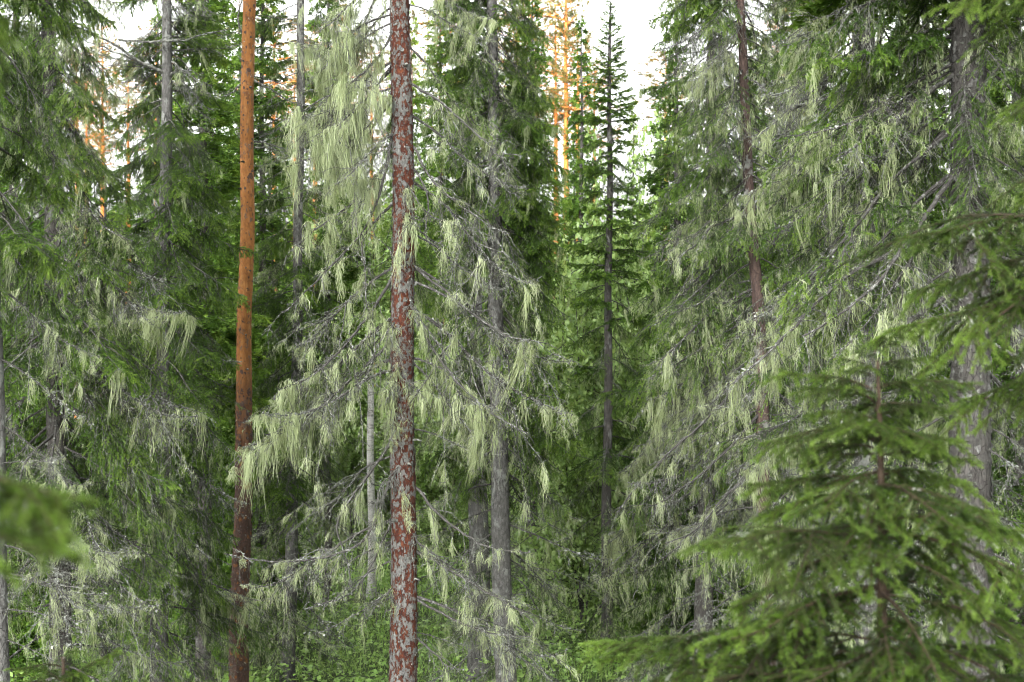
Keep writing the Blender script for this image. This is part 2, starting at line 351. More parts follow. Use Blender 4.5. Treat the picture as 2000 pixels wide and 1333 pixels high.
def make_branch(L=1.6, pitch=(0, -20, -25, 0), wob=.05, nsec=44, seclen=.42, secang=58, hang=.5, tert=.045, terlen=.36, terhang=.7,
                bare=.15, crook=.006, dens=420, nl=.017, nw=.0026, nmat=1, r0=.016, crust=0, tufts=0, tuft_len=.16, tuft_w=.05, strands=34,
                tuft_in=.15, vert=.15, needle_frac=1.0, seed=0, wood=None, nmatl=None, sw=.0024, profile=None, sec_sides=3, secsd=10, lnsd=0.0):
    g = np.random.default_rng(seed)
    mb, lm = MB(), MB()
    K = 16
    S = spine_curve(L, pitch, K, g, wob)
    t = np.linspace(0, 1, K)
    V, F = tubes(S, r0 * (1 - .88 * t) ** .9 + .0015, 6); mb.add(V, F, 3)
    s = bare + (.985 - bare) * (np.arange(nsec) + g.uniform(-.4, .4, nsec)).clip(0) / nsec
    B, T = at_line(S, s)
    side = np.where(np.arange(nsec) % 2 == 0, 1, -1)
    q = (s - bare) / (1 - bare)
    prof = (np.minimum(1, .35 + q * 2.2) * (1 - q) ** .75 + .12) if profile is None else profile(q)
    ln = L * seclen * prof * g.uniform(.6, 1.15, nsec) * np.exp(g.normal(0, lnsd, nsec)).clip(.3, 2.2)
    ang = np.radians(secang + g.normal(0, secsd, nsec)) * side
    hd = np.arctan2(T[:, 1], T[:, 0]) + ang
    el = np.arcsin(np.clip(T[:, 2], -1, 1)) * .5 + g.normal(0, vert, nsec)
    D = np.stack([np.cos(el) * np.cos(hd), np.cos(el) * np.sin(hd), np.sin(el)], -1)
    ks = 7; u = np.linspace(0, 1, ks)
    P2 = B[:, None] + D[:, None] * (ln[:, None] * u)[..., None]
    P2[..., 2] -= (hang * g.uniform(.5, 1.3, nsec) * ln)[:, None] * u[None] ** 1.6
    P2 += smooth_noise(nsec, ks, g, crook) * (ln / .4)[:, None, None].clip(.3, 2)
    V, F = tubes(P2, (.0058 * (ln / .5).clip(.45, 1.3))[:, None] * (1 - .75 * u)[None] + .0007, sec_sides); mb.add(V, F, 0)
    # third order twigs
    cnt = np.maximum(1, (ln / tert).astype(int)); idx = np.repeat(np.arange(nsec), cnt); N = len(idx)
    uu = g.uniform(.08, .98, N)
    x = uu * (ks - 1); i = x.astype(int).clip(0, ks - 2); f = (x - i)[:, None]
    B3 = P2[idx, i] * (1 - f) + P2[idx, i + 1] * f; T3 = nrm(P2[idx, i + 1] - P2[idx, i])
    sd = np.where(g.random(N) < .5, 1, -1)
    hd3 = np.arctan2(T3[:, 1], T3[:, 0]) + sd * np.radians(50 + g.normal(0, 14, N))
    el3 = np.arcsin(np.clip(T3[:, 2], -1, 1)) * .7 + g.normal(0, vert * 1.3, N)
    D3 = np.stack([np.cos(el3) * np.cos(hd3), np.cos(el3) * np.sin(hd3), np.sin(el3)], -1)
    l3 = (terlen * ln[idx] * (1 - uu * .75) + .03) * g.uniform(.5, 1.2, N)
    k3 = 4; u3 = np.linspace(0, 1, k3)
    P3 = B3[:, None] + D3[:, None] * (l3[:, None] * u3)[..., None]
    P3[..., 2] -= (terhang * g.uniform(.4, 1.3, N) * l3)[:, None] * u3[None] ** 1.5
    P3 += smooth_noise(N, k3, g, crook * .8) * (l3 / .15)[:, None, None].clip(.3, 2)
    V, F = tubes(P3, np.full((N, 1), .0030) * (1 - .6 * u3)[None] + .0005, 3); mb.add(V, F, 0)
    if dens > 0:
        live2 = g.random(nsec) < needle_frac
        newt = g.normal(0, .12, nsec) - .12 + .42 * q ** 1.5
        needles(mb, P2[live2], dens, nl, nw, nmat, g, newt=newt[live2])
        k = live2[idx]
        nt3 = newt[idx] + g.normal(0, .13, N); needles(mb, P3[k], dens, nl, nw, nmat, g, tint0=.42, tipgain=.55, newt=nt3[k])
        if needle_frac > .6: needles(mb, S[None, int(K * (.12 if nl < .018 else .45)):], dens * 1.3, nl, nw, nmat, g)
    if crust:
        ta = np.concatenate([P2[:, ::2][:, :4], P3]) if True else P3
        flakes(mb, ta, int(crust), .0065, 2, g, .006)
        flakes(mb, S[None, :], int(crust * .25), .012, 2, g, r0 * .6)
    if tufts:
        wt = (np.linspace(0, 1, ks - 1)[None] * .8 + .3) * ((s > tuft_in)[:, None] * (.3 + q[:, None]))
        pa, ta, _, _ = sample_lines(P2, int(tufts * .8), g, wt)
        sp_w = (np.linspace(0, 1, K - 1)[None] > tuft_in) * 1.0
        pb, tb, _, _ = sample_lines(S[None], int(tufts * .2) + 1, g, sp_w)
        pa = np.concatenate([pa, pb]); ta = np.concatenate([ta, tb]); n = len(pa)
        le = tuft_len * g.lognormal(-.1, .95, n); wi = tuft_w * g.lognormal(0, .4, n)
        hair(lm, pa, ta, le.clip(.03, .62), wi.clip(.012, .12), strands, g, sw=sw)
        # fine short fringe everywhere
        m_ = int(tufts * 1.6); pc, tc_, _, _ = sample_lines(P3, m_, g)
        hair(lm, pc, tc_, tuft_len * .4 * g.lognormal(0, .4, m_), np.full(m_, .02), strands * .35, g, sw=sw * .9, segs=4)
    return mb, lm

PROTO = {}
TRI = {}
def proto(kind, n, wood, nm=None, smooth=True, **kw):
    lst = []
    for i in range(n):
        k2 = dict(kw); jit = np.random.default_rng(hash(kind) % 1 + i + len(PROTO) * 31)
        for kk in ('tufts', 'tuft_len'):
            if isinstance(k2.get(kk), (list, tuple)): k2[kk] = k2[kk][i % len(k2[kk])]
        if 'pitch' in k2: k2['pitch'] = tuple(p + jit.normal(0, 4) for p in k2['pitch'])
        mb, lm = make_branch(seed=100 * len(PROTO) + i + 5, **k2)
        me = mb.mesh('branch_' + kind, [wood, nm or M_needle, M_crust, M_ytwig if wood is M_ytwig else M_dtwig])
        ml = lm.mesh('lichen_' + kind, [M_hair]) if lm.n else None
        TRI[kind] = TRI.get(kind, 0) + mb.ntri() + lm.ntri()
        lst.append((me, ml, k2.get('L', 1.6)))
    PROTO[kind] = lst

# live spruce branches
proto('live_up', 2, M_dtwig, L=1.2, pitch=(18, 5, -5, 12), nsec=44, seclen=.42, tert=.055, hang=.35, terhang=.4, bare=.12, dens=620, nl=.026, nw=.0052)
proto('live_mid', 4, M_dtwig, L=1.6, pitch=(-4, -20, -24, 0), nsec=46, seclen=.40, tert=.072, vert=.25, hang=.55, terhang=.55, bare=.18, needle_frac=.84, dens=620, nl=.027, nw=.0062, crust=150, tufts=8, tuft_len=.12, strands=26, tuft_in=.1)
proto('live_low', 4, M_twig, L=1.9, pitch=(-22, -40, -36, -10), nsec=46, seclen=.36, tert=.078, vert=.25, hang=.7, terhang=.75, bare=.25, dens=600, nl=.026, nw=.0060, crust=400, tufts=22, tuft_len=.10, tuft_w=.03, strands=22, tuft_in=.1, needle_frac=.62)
proto('live_tip', 3, M_dtwig, L=.42, pitch=(12, 4, 2, 14), nsec=16, seclen=.5, secang=50, hang=.3, terhang=.3, terlen=.4, tert=.06, bare=.08, dens=700, nl=.028, nw=.006, r0=.006)
# half-dead branches with sparse needles, twigs and lichen
proto('mixed', 4, M_dtwig, L=2.0, pitch=(-18, -36, -34, -14), wob=.11, secsd=18, lnsd=.35, nsec=38, seclen=.36, hang=.55, terhang=.6, bare=.2, tert=.075, crook=.010, dens=460, nl=.024, nw=.0055, needle_frac=.56, crust=700, tufts=(16, 70, 34, 50), tuft_len=(.08, .12, .15, .09), tuft_w=.03, strands=24, vert=.35)
# dead twiggy branches, grey, crusted
proto('dead_bare', 5, M_twig, L=1.8, pitch=(-20, -36, -30, -4), wob=.13, secsd=24, lnsd=.5, nsec=30, seclen=.34, hang=.35, tert=.085, terhang=.4, terlen=.42, bare=.2, crook=.016, dens=0, crust=1500, tufts=(4, 22, 10, 30, 8), tuft_len=(.1, .09, .16, .11, .13), strands=26, vert=.3, r0=.014)
# dead branches thickly bearded
proto('dead_heavy', 5, M_twig, L=1.7, pitch=(-24, -40, -30, -6), wob=.13, secsd=24, lnsd=.45, nsec=36, seclen=.36, hang=.45, tert=.08, terhang=.5, terlen=.4, bare=.18, crook=.012, dens=0, crust=2400, tufts=(26, 64, 46, 62, 36), tuft_len=(.12, .15, .22, .17, .10), tuft_w=.032, strands=36, vert=.42, tuft_in=.2)
# few thin bare twigs
proto('thin', 3, M_twig, L=1.4, pitch=(-12, -24, -26, -4), wob=.10, nsec=12, seclen=.26, hang=.3, tert=.09, terhang=.3, terlen=.45, bare=.3, crook=.018, dens=0, crust=700, tufts=6, tuft_len=.13, strands=26, vert=.3, r0=.010)
# foreground young spruce
for nm_, L_, ns_ in (('young', .95, 34), ('young_small', .45, 18)):
  proto(nm_, 4, M_ytwig, nm=M_needle_fg, L=L_, pitch=(6, -6, -12, 0), wob=.03, nsec=int(ns_ * .85), seclen=.46, lnsd=.5, secsd=18, secang=52, hang=.42, tert=.06, terhang=.45, terlen=.42, bare=.08, dens=1300, nl=.017, nw=.0030, r0=.0045, vert=.08, crook=.004)

# ------------------------------------------------------------------ tree builder
class Tree:
    def __init__(s, name, label, D, axis, width, top, bark, cat='tree', group=None, sides=20, taper=None):
        """axis: [(px,py)...] trunk centre line; width: [(py,px)...] trunk width; top: height of the tip above the eye, metres"""
        s.D = D; s.taper = taper
        pz = np.array([[PZ(y, D), PX(x, D)] for x, y in axis]); pz = pz[np.argsort(pz[:, 0])]
        wz = np.array([[PZ(y, D), w_ / FPX * D * .5] for y, w_ in width]); wz = wz[np.argsort(wz[:, 0])]
        s.az, s.ax = pz[:, 0], pz[:, 1]; s.wz, s.wr = wz[:, 0], wz[:, 1]; s.top = EYE + top
        zb = float(ground_z(s.X(0.0), D)); s.zb = zb
        s.base = (float(s.X(zb)), D, zb)
        s.root = thing(name, label, cat, s.base, group)
        g = np.random.default_rng(int(abs(s.base[0] * 97) + D * 13))
        z = np.concatenate([[zb - .3], np.linspace(zb, s.top, 60)])
        P = np.stack([s.X(z), np.full_like(z, D), z], -1)
        P[:, 0] += .012 * np.sin(z * 1.7 + D) ; P[:, 1] += .015 * np.sin(z * 1.3 + 2 * D)
        r = s.Rd(z) * (1 + .35 * np.exp(-(z - zb).clip(0) / .25))
        k = len(z); an = np.arange(sides) / sides * 2 * np.pi
        rr = r[:, None] * (1 + .035 * np.sin(3 * an[None] + z[:, None] * 1.1) + g.normal(0, .018, (k, sides)))
        V = np.stack([P[:, None, 0] + rr * np.cos(an), P[:, None, 1] + rr * np.sin(an), np.repeat(z[:, None], sides, 1)], -1) - np.array(s.base)
        idx = np.arange(k * sides).reshape(k, sides); A = idx[:-1]; B = idx[1:]; A2 = np.roll(A, -1, 1); B2 = np.roll(B, -1, 1)
        mb = MB(); mb.add(V, np.concatenate([np.stack([A, A2, B], -1).reshape(-1, 3), np.stack([A2, B2, B], -1).reshape(-1, 3)]))
        s.trunk = put('trunk', mb.mesh('trunk', [bark], True), s.root)
    def plates(s, py0, py1, n, size, mats, seed, lift=.004):
        g = np.random.default_rng(seed); z = g.uniform(PZ(py0, s.D), PZ(py1, s.D), n); an = g.random(n) * 2 * np.pi
        x = s.X(z) + .012 * np.sin(z * 1.7 + s.D); y = s.D + .015 * np.sin(z * 1.3 + 2 * s.D); r = s.Rd(z)
        sz = size * g.lognormal(0, .4, n); m = 7; ph = np.linspace(0, 2 * np.pi, m, endpoint=False)
        rad = sz[:, None] * g.uniform(.45, 1.15, (n, m)); dz = rad * np.sin(ph) * 1.35; da = rad * np.cos(ph) / r[:, None]
        lf = lift * (1 + .9 * g.random((n, m)) - .7 * np.sin(ph))
        rr = r[:, None] * 1.02 + lf; A_ = an[:, None] + da
        Vr = np.stack([x[:, None] + rr * np.cos(A_), y[:, None] + rr * np.sin(A_), z[:, None] + dz], -1)
        rc = r * 1.02 + lift * 1.8
        Vc = np.stack([x + rc * np.cos(an), y + rc * np.sin(an), z], -1)[:, None]
        V = np.concatenate([Vr, Vc], 1) - np.array(s.base); i = np.arange(n)[:, None] * (m + 1); mb = MB(); pick = g.integers(0, len(mats), n)
        for q in range(len(mats)):
            k = pick == q; ii = i[k]
            F = np.concatenate([np.concatenate([ii + j, ii + (j + 1) % m, ii + m], 1) for j in range(m)])
            if q == 0: mb.add(V.reshape(-1, 3), F, 0)
            else: mb.F.append(F); mb.M.append(np.full(len(F), q, np.int32)); mb.T.append(np.full(len(F), .5, np.float32))
        put('bark_plates', mb.mesh('bark_plates', mats), s.root, kind='stuff')
    def limb(s, pts, r0=.012, dy=0.0, ntw=12, twl=.22, tufts=6, seed=0, tlen=.16, spine=None, hang=.5):
        g = np.random.default_rng(seed + 1000); n = len(pts); f = np.linspace(0, 1, n); Di = s.D + dy * f
        P = np.stack([[PX(p[0], d) for p, d in zip(pts, Di)], Di, [PZ(p[1], d) for p, d in zip(pts, Di)]], -1)
        P = np.concatenate([P[:1], .5 * (P[:-1] + P[1:]), P[-1:]]) if n > 4 else P
        d = np.r_[0, np.cumsum(np.linalg.norm(np.diff(P, axis=0), axis=1))]; L = d[-1]; K = 26; t = np.linspace(0, 1, K)
        S = np.stack([np.interp(t * L, d, P[:, i]) for i in range(3)], -1)
        for _ in range(3): S[1:-1] = .25 * S[:-2] + .5 * S[1:-1] + .25 * S[2:]
        S = S + smooth_noise(1, K, g, .006)[0] - np.array(s.base)
        mb, lm = MB(), MB()
        V, F = tubes(S, r0 * (1 - .8 * t) + .002, 7); mb.add(V, F, 0)
        u = g.uniform(.15, 1, ntw); B0, T0 = at_line(S, u); ln = twl * g.lognormal(0, .5, ntw) * (1.2 - .6 * u)
        D0 = nrm(T0 * g.uniform(.3, 1, (ntw, 1)) + g.normal(0, .6, (ntw, 3)) * [1, .7, .7]); q = np.linspace(0, 1, 7)
        P2 = B0[:, None] + D0[:, None] * (ln[:, None] * q)[..., None]; P2[..., 2] -= (hang * ln)[:, None] * q ** 1.7
        P2 += smooth_noise(ntw, 7, g, .012) * (ln / .3)[:, None, None]
        V, F = tubes(P2, (.0038 * (1 - .7 * q))[None] * np.ones((ntw, 1)) + .0006, 4); mb.add(V, F, 1)
        m = ntw * 4; p3, t3, _, _ = sample_lines(P2, m, g); l3 = .09 * g.lognormal(0, .4, m); d3 = nrm(t3 + g.normal(0, .7, (m, 3)))
        P3 = p3[:, None] + d3[:, None] * (l3[:, None] * np.linspace(0, 1, 3))[..., None]; P3[..., 2] -= (.3 * l3)[:, None] * np.linspace(0, 1, 3) ** 2
        V, F = tubes(P3, np.full((m, 3), .0018), 3); mb.add(V, F, 1)
        flakes(mb, S[None], int(L * 200), .0075, 2, g, r0 * .7); flakes(mb, P2, ntw * 16, .0062, 2, g, .004)
        o = put('branch', mb.mesh('limb', [spine or M_dtwig, M_twig, M_crust]), s.root)
        if tufts:
            pa, ta, _, _ = sample_lines(P2, tufts, g); hair(lm, pa, ta, (tlen * g.lognormal(0, .6, tufts)).clip(.04, .6), (.032 * g.lognormal(0, .4, tufts)).clip(.01, .09), 48, g, sw=.0025)
            put('hanging_lichen', lm.mesh('limb_lichen', [M_hair]), o, kind='stuff')
        return o
    def stubs(s, lst, mat, r0=.011):
        for (py, az, ln) in lst:
            z = PZ(py, s.D); r = float(s.Rd(z)); c, sn = math.cos(R(az)), math.sin(R(az))
            P = np.array([[c * r * .7, sn * r * .7, 0], [c * (r + ln * .5), sn * (r + ln * .5), ln * .1], [c * (r + ln), sn * (r + ln), -ln * .05]])
            mb = MB(); V, F = tubes(P, np.array([r0 * 1.6, r0, r0 * .6]), 6); mb.add(V, F)
            put('branch_stub', mb.mesh('branch_stub', [mat]), s.root, (float(s.X(z)) - s.base[0], 0, z - s.zb))
    def X(s, z):
        z = np.asarray(z, float); x = np.interp(z, s.az, s.ax)
        lo = (s.ax[1] - s.ax[0]) / (s.az[1] - s.az[0]); hi = (s.ax[-1] - s.ax[-2]) / (s.az[-1] - s.az[-2])
        return x + np.where(z < s.az[0], (z - s.az[0]) * lo, 0) + np.where(z > s.az[-1], (z - s.az[-1]) * hi, 0)
    def Rd(s, z):
        z = np.asarray(z, float); r = np.interp(z, s.wz, s.wr)
        lo = (s.wr[1] - s.wr[0]) / (s.wz[1] - s.wz[0]) if len(s.wr) > 1 else 0
        r = r + np.where(z < s.wz[0], (z - s.wz[0]) * lo, 0)
        zt = s.wz[-1] if s.taper is None else min(s.wz[-1], s.zb + s.taper * (s.top - s.zb))
        rt = np.interp(zt, s.wz, s.wr)
        r = np.where(z > zt, rt * (1 - (z - zt) / max(.5, s.top - zt)).clip(0) ** .8 + .004, r)
        return r
    def branch(s, z, az, length, kind, tilt=0, var=None, lichen=True, g=rng):
        me, ml, L = PROTO[kind][(g.integers(len(PROTO[kind])) if var is None else var) % len(PROTO[kind])]
        sc_ = length / L; my = 1 if g.random() < .5 else -1
        x = float(s.X(z)) - s.base[0]; r = float(s.Rd(z)) * .6
        ca, sa = math.cos(R(az)), math.sin(R(az))
        o = put('branch', me, s.root, (x + ca * r, sa * r, z - s.zb), (g.normal(0, .08), R(-tilt), R(az)), (sc_, sc_ * my, sc_))
        if ml is not None and lichen:
            put('hanging_lichen', ml, o, kind='stuff')
        return o
    def fill(s, py0, py1, per_m, len0, len1, kinds, seed=1, az=None, spread=35, tilt0=0, tilt1=0, avoid=None, jl=.2, lichen=.8):
        """branches between picture heights py0 (lower) and py1 (upper) at this tree's distance; lengths from len0 to len1"""
        g = np.random.default_rng(seed + int(s.D * 7))
        z0, z1 = PZ(py0, s.D), PZ(py1, s.D); n = int(abs(z1 - z0) * per_m)
        a_ = g.random() * 360
        for i in range(n):
            f = (i + g.random()) / n; z = z0 + (z1 - z0) * f
            if z < s.zb + .4: continue
            a_ += 137.5 + g.normal(0, 18)
            aa = a_ if az is None else az[i % len(az)] + g.normal(0, spread)
            if avoid is not None:
                d_ = (aa - avoid[0] + 180) % 360 - 180
                if abs(d_) < avoid[1]: aa = avoid[0] + math.copysign(avoid[1] + g.uniform(0, 40), d_)
            s.branch(z, aa, (len0 + (len1 - len0) * f) * g.uniform(1 - jl, 1 + jl), kinds[g.integers(len(kinds))],
                     tilt0 + (tilt1 - tilt0) * f + g.normal(0, 5), None, g.random() < lichen, g)
    def crown(s, me, zfrom, half, name='crown'):
        """a whole crown part from height zfrom (world) to the tip"""
        h = s.top - zfrom; x = float(s.X(zfrom)) - s.base[0]
        put(name, me, s.root, (x, 0, zfrom - s.zb), (0, 0, rng.random() * 6.28), (half, half, h))

# ------------------------------------------------------------------ whole crowns, for trees further off (unit height 1, unit half width 1)
def make_crown(seed, H=11.0, Wd=1.25, nb=185, droop=35, dens=30, nl=.07, nw=.030, power=.7, gap=.0, low=.06, sec=22):
    g = np.random.default_rng(seed); mb = MB()
    f = np.sort(g.random(nb)) ; f = low * 0 + f
    az = np.cumsum(np.full(nb, 137.5) + g.normal(0, 25, nb))
    Ln = Wd * ((1 - f) ** power * g.uniform(.6, 1.12, nb) + .06)
    for i in range(nb):
        if g.random() < gap: continue
        p0 = np.interp(f[i], [0, .5, .85, 1], [-droop, -droop * .6, 5, 45]) + g.normal(0, 6)
        S = spine_curve(Ln[i], (p0, p0 - 12, p0 - 8, p0 + 16), 6, g, .06)
        ca, sa = math.cos(R(az[i])), math.sin(R(az[i])); Mz = np.array([[ca, -sa, 0], [sa, ca, 0], [0, 0, 1]])
        S = S @ Mz.T + np.array([0, 0, f[i] * H])
        V, F = tubes(S, .012 * (1 - .8 * np.linspace(0, 1, 6)) * (Ln[i] / Wd + .25), 3); mb.add(V, F, 0)
        n = max(4, int(sec * Ln[i] / Wd)); s_ = g.uniform(.15, 1, n); B, T = at_line(S, s_)
        hd = np.arctan2(T[:, 1], T[:, 0]) + np.radians(g.choice([-1, 1], n) * g.normal(55, 12, n))
        l2 = (Ln[i] * .38 * (1.1 - s_) + .06) * g.uniform(.6, 1.2, n)
        el = g.normal(-.2, .2, n); Dv = np.stack([np.cos(el) * np.cos(hd), np.cos(el) * np.sin(hd), np.sin(el)], -1)
        u = np.linspace(0, 1, 4); P2 = B[:, None] + Dv[:, None] * (l2[:, None] * u)[..., None]
        P2[..., 2] -= (.8 * l2 * g.uniform(.5, 1.3, n))[:, None] * u ** 1.5
        # hanging side shoots
        m = n * 3; ii = np.repeat(np.arange(n), 3); uu = g.integers(1, 4, m)
        B3 = P2[ii, uu]; d3 = nrm(g.normal(0, 1, (m, 3)) * [1, 1, .3] + [0, 0, -.6]); l3 = l2[ii] * g.uniform(.25, .6, m)
        P3 = B3[:, None] + d3[:, None] * (l3[:, None] * np.linspace(0, 1, 2))[..., None]
        nt_ = g.normal(0, .13) + g.normal(0, .08, n) + .3 * (s_ - .6)
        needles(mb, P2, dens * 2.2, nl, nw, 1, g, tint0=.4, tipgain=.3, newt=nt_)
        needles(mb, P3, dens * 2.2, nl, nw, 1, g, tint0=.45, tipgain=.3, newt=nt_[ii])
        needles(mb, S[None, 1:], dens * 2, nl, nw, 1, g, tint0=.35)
    for v in mb.V: v /= np.array([Wd, Wd, H])
    return mb
CROWN = []
for i_, kw_ in enumerate([dict(), dict(Wd=1.0, droop=42), dict(Wd=1.45, nb=200, droop=30), dict(Wd=.95, nb=170, droop=25, power=.8)]):
    mb_ = make_crown(900 + i_, **kw_); TRI['crown%d' % i_] = mb_.ntri()
    CROWN.append(mb_.mesh('crown_spruce', [M_dtwig, M_needle]))

def make_pine_crown(seed, H=7.0, Wd=1.6, nb=46):
    g = np.random.default_rng(seed); mb = MB()
    f = np.sort(g.random(nb)); az = np.cumsum(np.full(nb, 137.5) + g.normal(0, 30, nb))
    for i in range(nb):
        Ln = Wd * (.35 + .75 * math.sin(math.pi * (.15 + .85 * f[i]))) * g.uniform(.6, 1.1)
        S = spine_curve(Ln, (5, 10, 15, 25), 6, g, .12)
        ca, sa = math.cos(R(az[i])), math.sin(R(az[i])); S = S @ np.array([[ca, -sa, 0], [sa, ca, 0], [0, 0, 1]]).T + [0, 0, f[i] * H]
        V, F = tubes(S, .03 * (1 - .8 * np.linspace(0, 1, 6)), 4); mb.add(V, F, 0)
        n = 12; s_ = g.uniform(.3, 1, n); B, T = at_line(S, s_)
        l2 = g.uniform(.2, .5, n); d2 = nrm(T + g.normal(0, .7, (n, 3)) + [0, 0, .25])
        P2 = B[:, None] + d2[:, None] * (l2[:, None] * np.linspace(0, 1, 3))[..., None]
        V, F = tubes(P2, np.full((n, 3), .006), 3); mb.add(V, F, 0)
        needles(mb, P2[:, 1:], 200, .13, .022, 1, g, tint0=.5, ang=(25, 75))
    for v in mb.V: v /= np.array([Wd, Wd, H])
    return mb
PCROWN = [make_pine_crown(950 + i).mesh('crown_pine', [M_farpine, M_pine_needle]) for i in range(3)]

# ================================================================== TREES
# --- the bearded red-barked tree, in focus
A = Tree('pine_tree', 'red scaly-barked tree with grey lichen plates and bearded dead branches in sharp focus', 14.0,
         [(783, 0), (785, 300), (787, 650), (787, 1000), (788, 1333)], [(0, 38), (300, 41), (650, 45), (1000, 49), (1333, 54)], 9.0, M_redbark, sides=36)
# left side, drooping, thick with hair lichen
for (py, az, ln, kd, tl, v) in [
    (60, 178, 1.25, 'dead_heavy', -2, 3), (140, 168, 1.3, 'dead_heavy', -4, 1), (270, 184, 1.35, 'dead_heavy', 2, 4), (-140, 185, 1.1, 'dead_heavy', -6, 0), (-60, 172, 1.3, 'dead_heavy', -8, 1), (40, 200, 1.35, 'dead_heavy', -4, 2), (20, 165, 1.2, 'dead_heavy', -10, 3),
    (110, 190, 1.5, 'dead_heavy', -4, 4), (180, 178, 1.4, 'dead_heavy', 0, 0), (240, 215, 1.3, 'dead_heavy', -6, 1), (200, 150, 1.4, 'dead_bare', -12, 1),
    (330, 186, 1.5, 'dead_heavy', -8, 2), (390, 168, 1.45, 'dead_heavy', -10, 3), (440, 205, 1.5, 'dead_bare', -14, 4), (470, 182, 1.6, 'mixed', -14, 0),
    (540, 176, 1.65, 'dead_heavy', -4, 4), (600, 196, 1.6, 'dead_heavy', 2, 0), (640, 160, 1.5, 'mixed', 0, 1), (690, 185, 1.75, 'dead_heavy', 6, 1),
    (720, 210, 1.6, 'dead_heavy', 4, 2), (760, 174, 1.75, 'dead_heavy', 6, 3), (800, 195, 1.6, 'dead_bare', 2, 0), (850, 180, 1.7, 'dead_heavy', 0, 4),
    (890, 165, 1.5, 'dead_bare', -4, 2), (930, 190, 1.95, 'dead_bare', -4, 3), (960, 205, 1.7, 'mixed', -2, 2), (1010, 178, 1.6, 'dead_bare', -6, 1),
    (1060, 190, 1.3, 'thin', -4, 0), (1110, 170, 1.0, 'thin', -10, 1), (1150, 200, .9, 'thin', -6, 2),
    # right side, sparser
    (-80, 5, 1.2, 'dead_heavy', -10, 2), (30, -12, 1.1, 'dead_bare', -10, 3), (90, 20, 1.2, 'mixed', -10, 1), (180, -5, 1.5, 'dead_bare', -12, 4), (230, 12, 1.3, 'dead_bare', -8, 0),
    (300, -18, 1.4, 'dead_bare', -16, 1), (350, 4, 1.55, 'dead_bare', -10, 2), (430, 16, 1.3, 'mixed', -10, 3), (470, -8, 1.4, 'dead_bare', -6, 0), (520, 5, 1.5, 'mixed', -10, 0),
    (560, -4, 1.7, 'dead_bare', -12, 3), (610, 10, 1.7, 'dead_heavy', -10, 0), (640, -10, 1.55, 'dead_bare', -16, 4), (700, 3, 1.35, 'dead_heavy', -2, 3),
    (740, -14, 1.2, 'dead_bare', 0, 2), (820, 8, 1.1, 'thin', -10, 1), (880, -4, 1.4, 'dead_bare', -14, 1), (950, 4, 1.6, 'dead_heavy', -6, 4), (985, -8, 1.5, 'dead_bare', -4, 0),
    (1070, 3, 1.65, 'dead_bare', -6, 3), (1110, -6, 1.0, 'thin', -10, 0), (1160, 6, 1.75, 'dead_bare', -4, 2), (1180, -3, 1.5, 'thin', -4, 1), (1245, 2, .75, 'thin', -12, 2),
    (-160, 100, 1.2, 'mixed', 0, 0), (160, 95, 1.3, 'mixed', -4, 1), (420, 80, 1.5, 'mixed', -4, 2), (620, 110, 1.5, 'mixed', -4, 3), (830, 85, 1.5, 'dead_bare', -4, 1), (1000, 100, 1.4, 'dead_bare', 0, 4),
    (300, -60, .5, 'dead_bare', -30, 0), (760, -100, .55, 'dead_heavy', -20, 1), (690, -80, .5, 'dead_bare', -10, 4), (440, -75, .45, 'dead_heavy', -25, 2)]:
    if rng.random() < (.5 if kd == 'dead_bare' else .38 if py > 260 else .1): continue
    A.branch(PZ(py, 14.0) + rng.normal(0, .06), az + rng.normal(0, 9), ln * rng.uniform(.8, 1.15), kd, tl + rng.normal(0, 7), v)
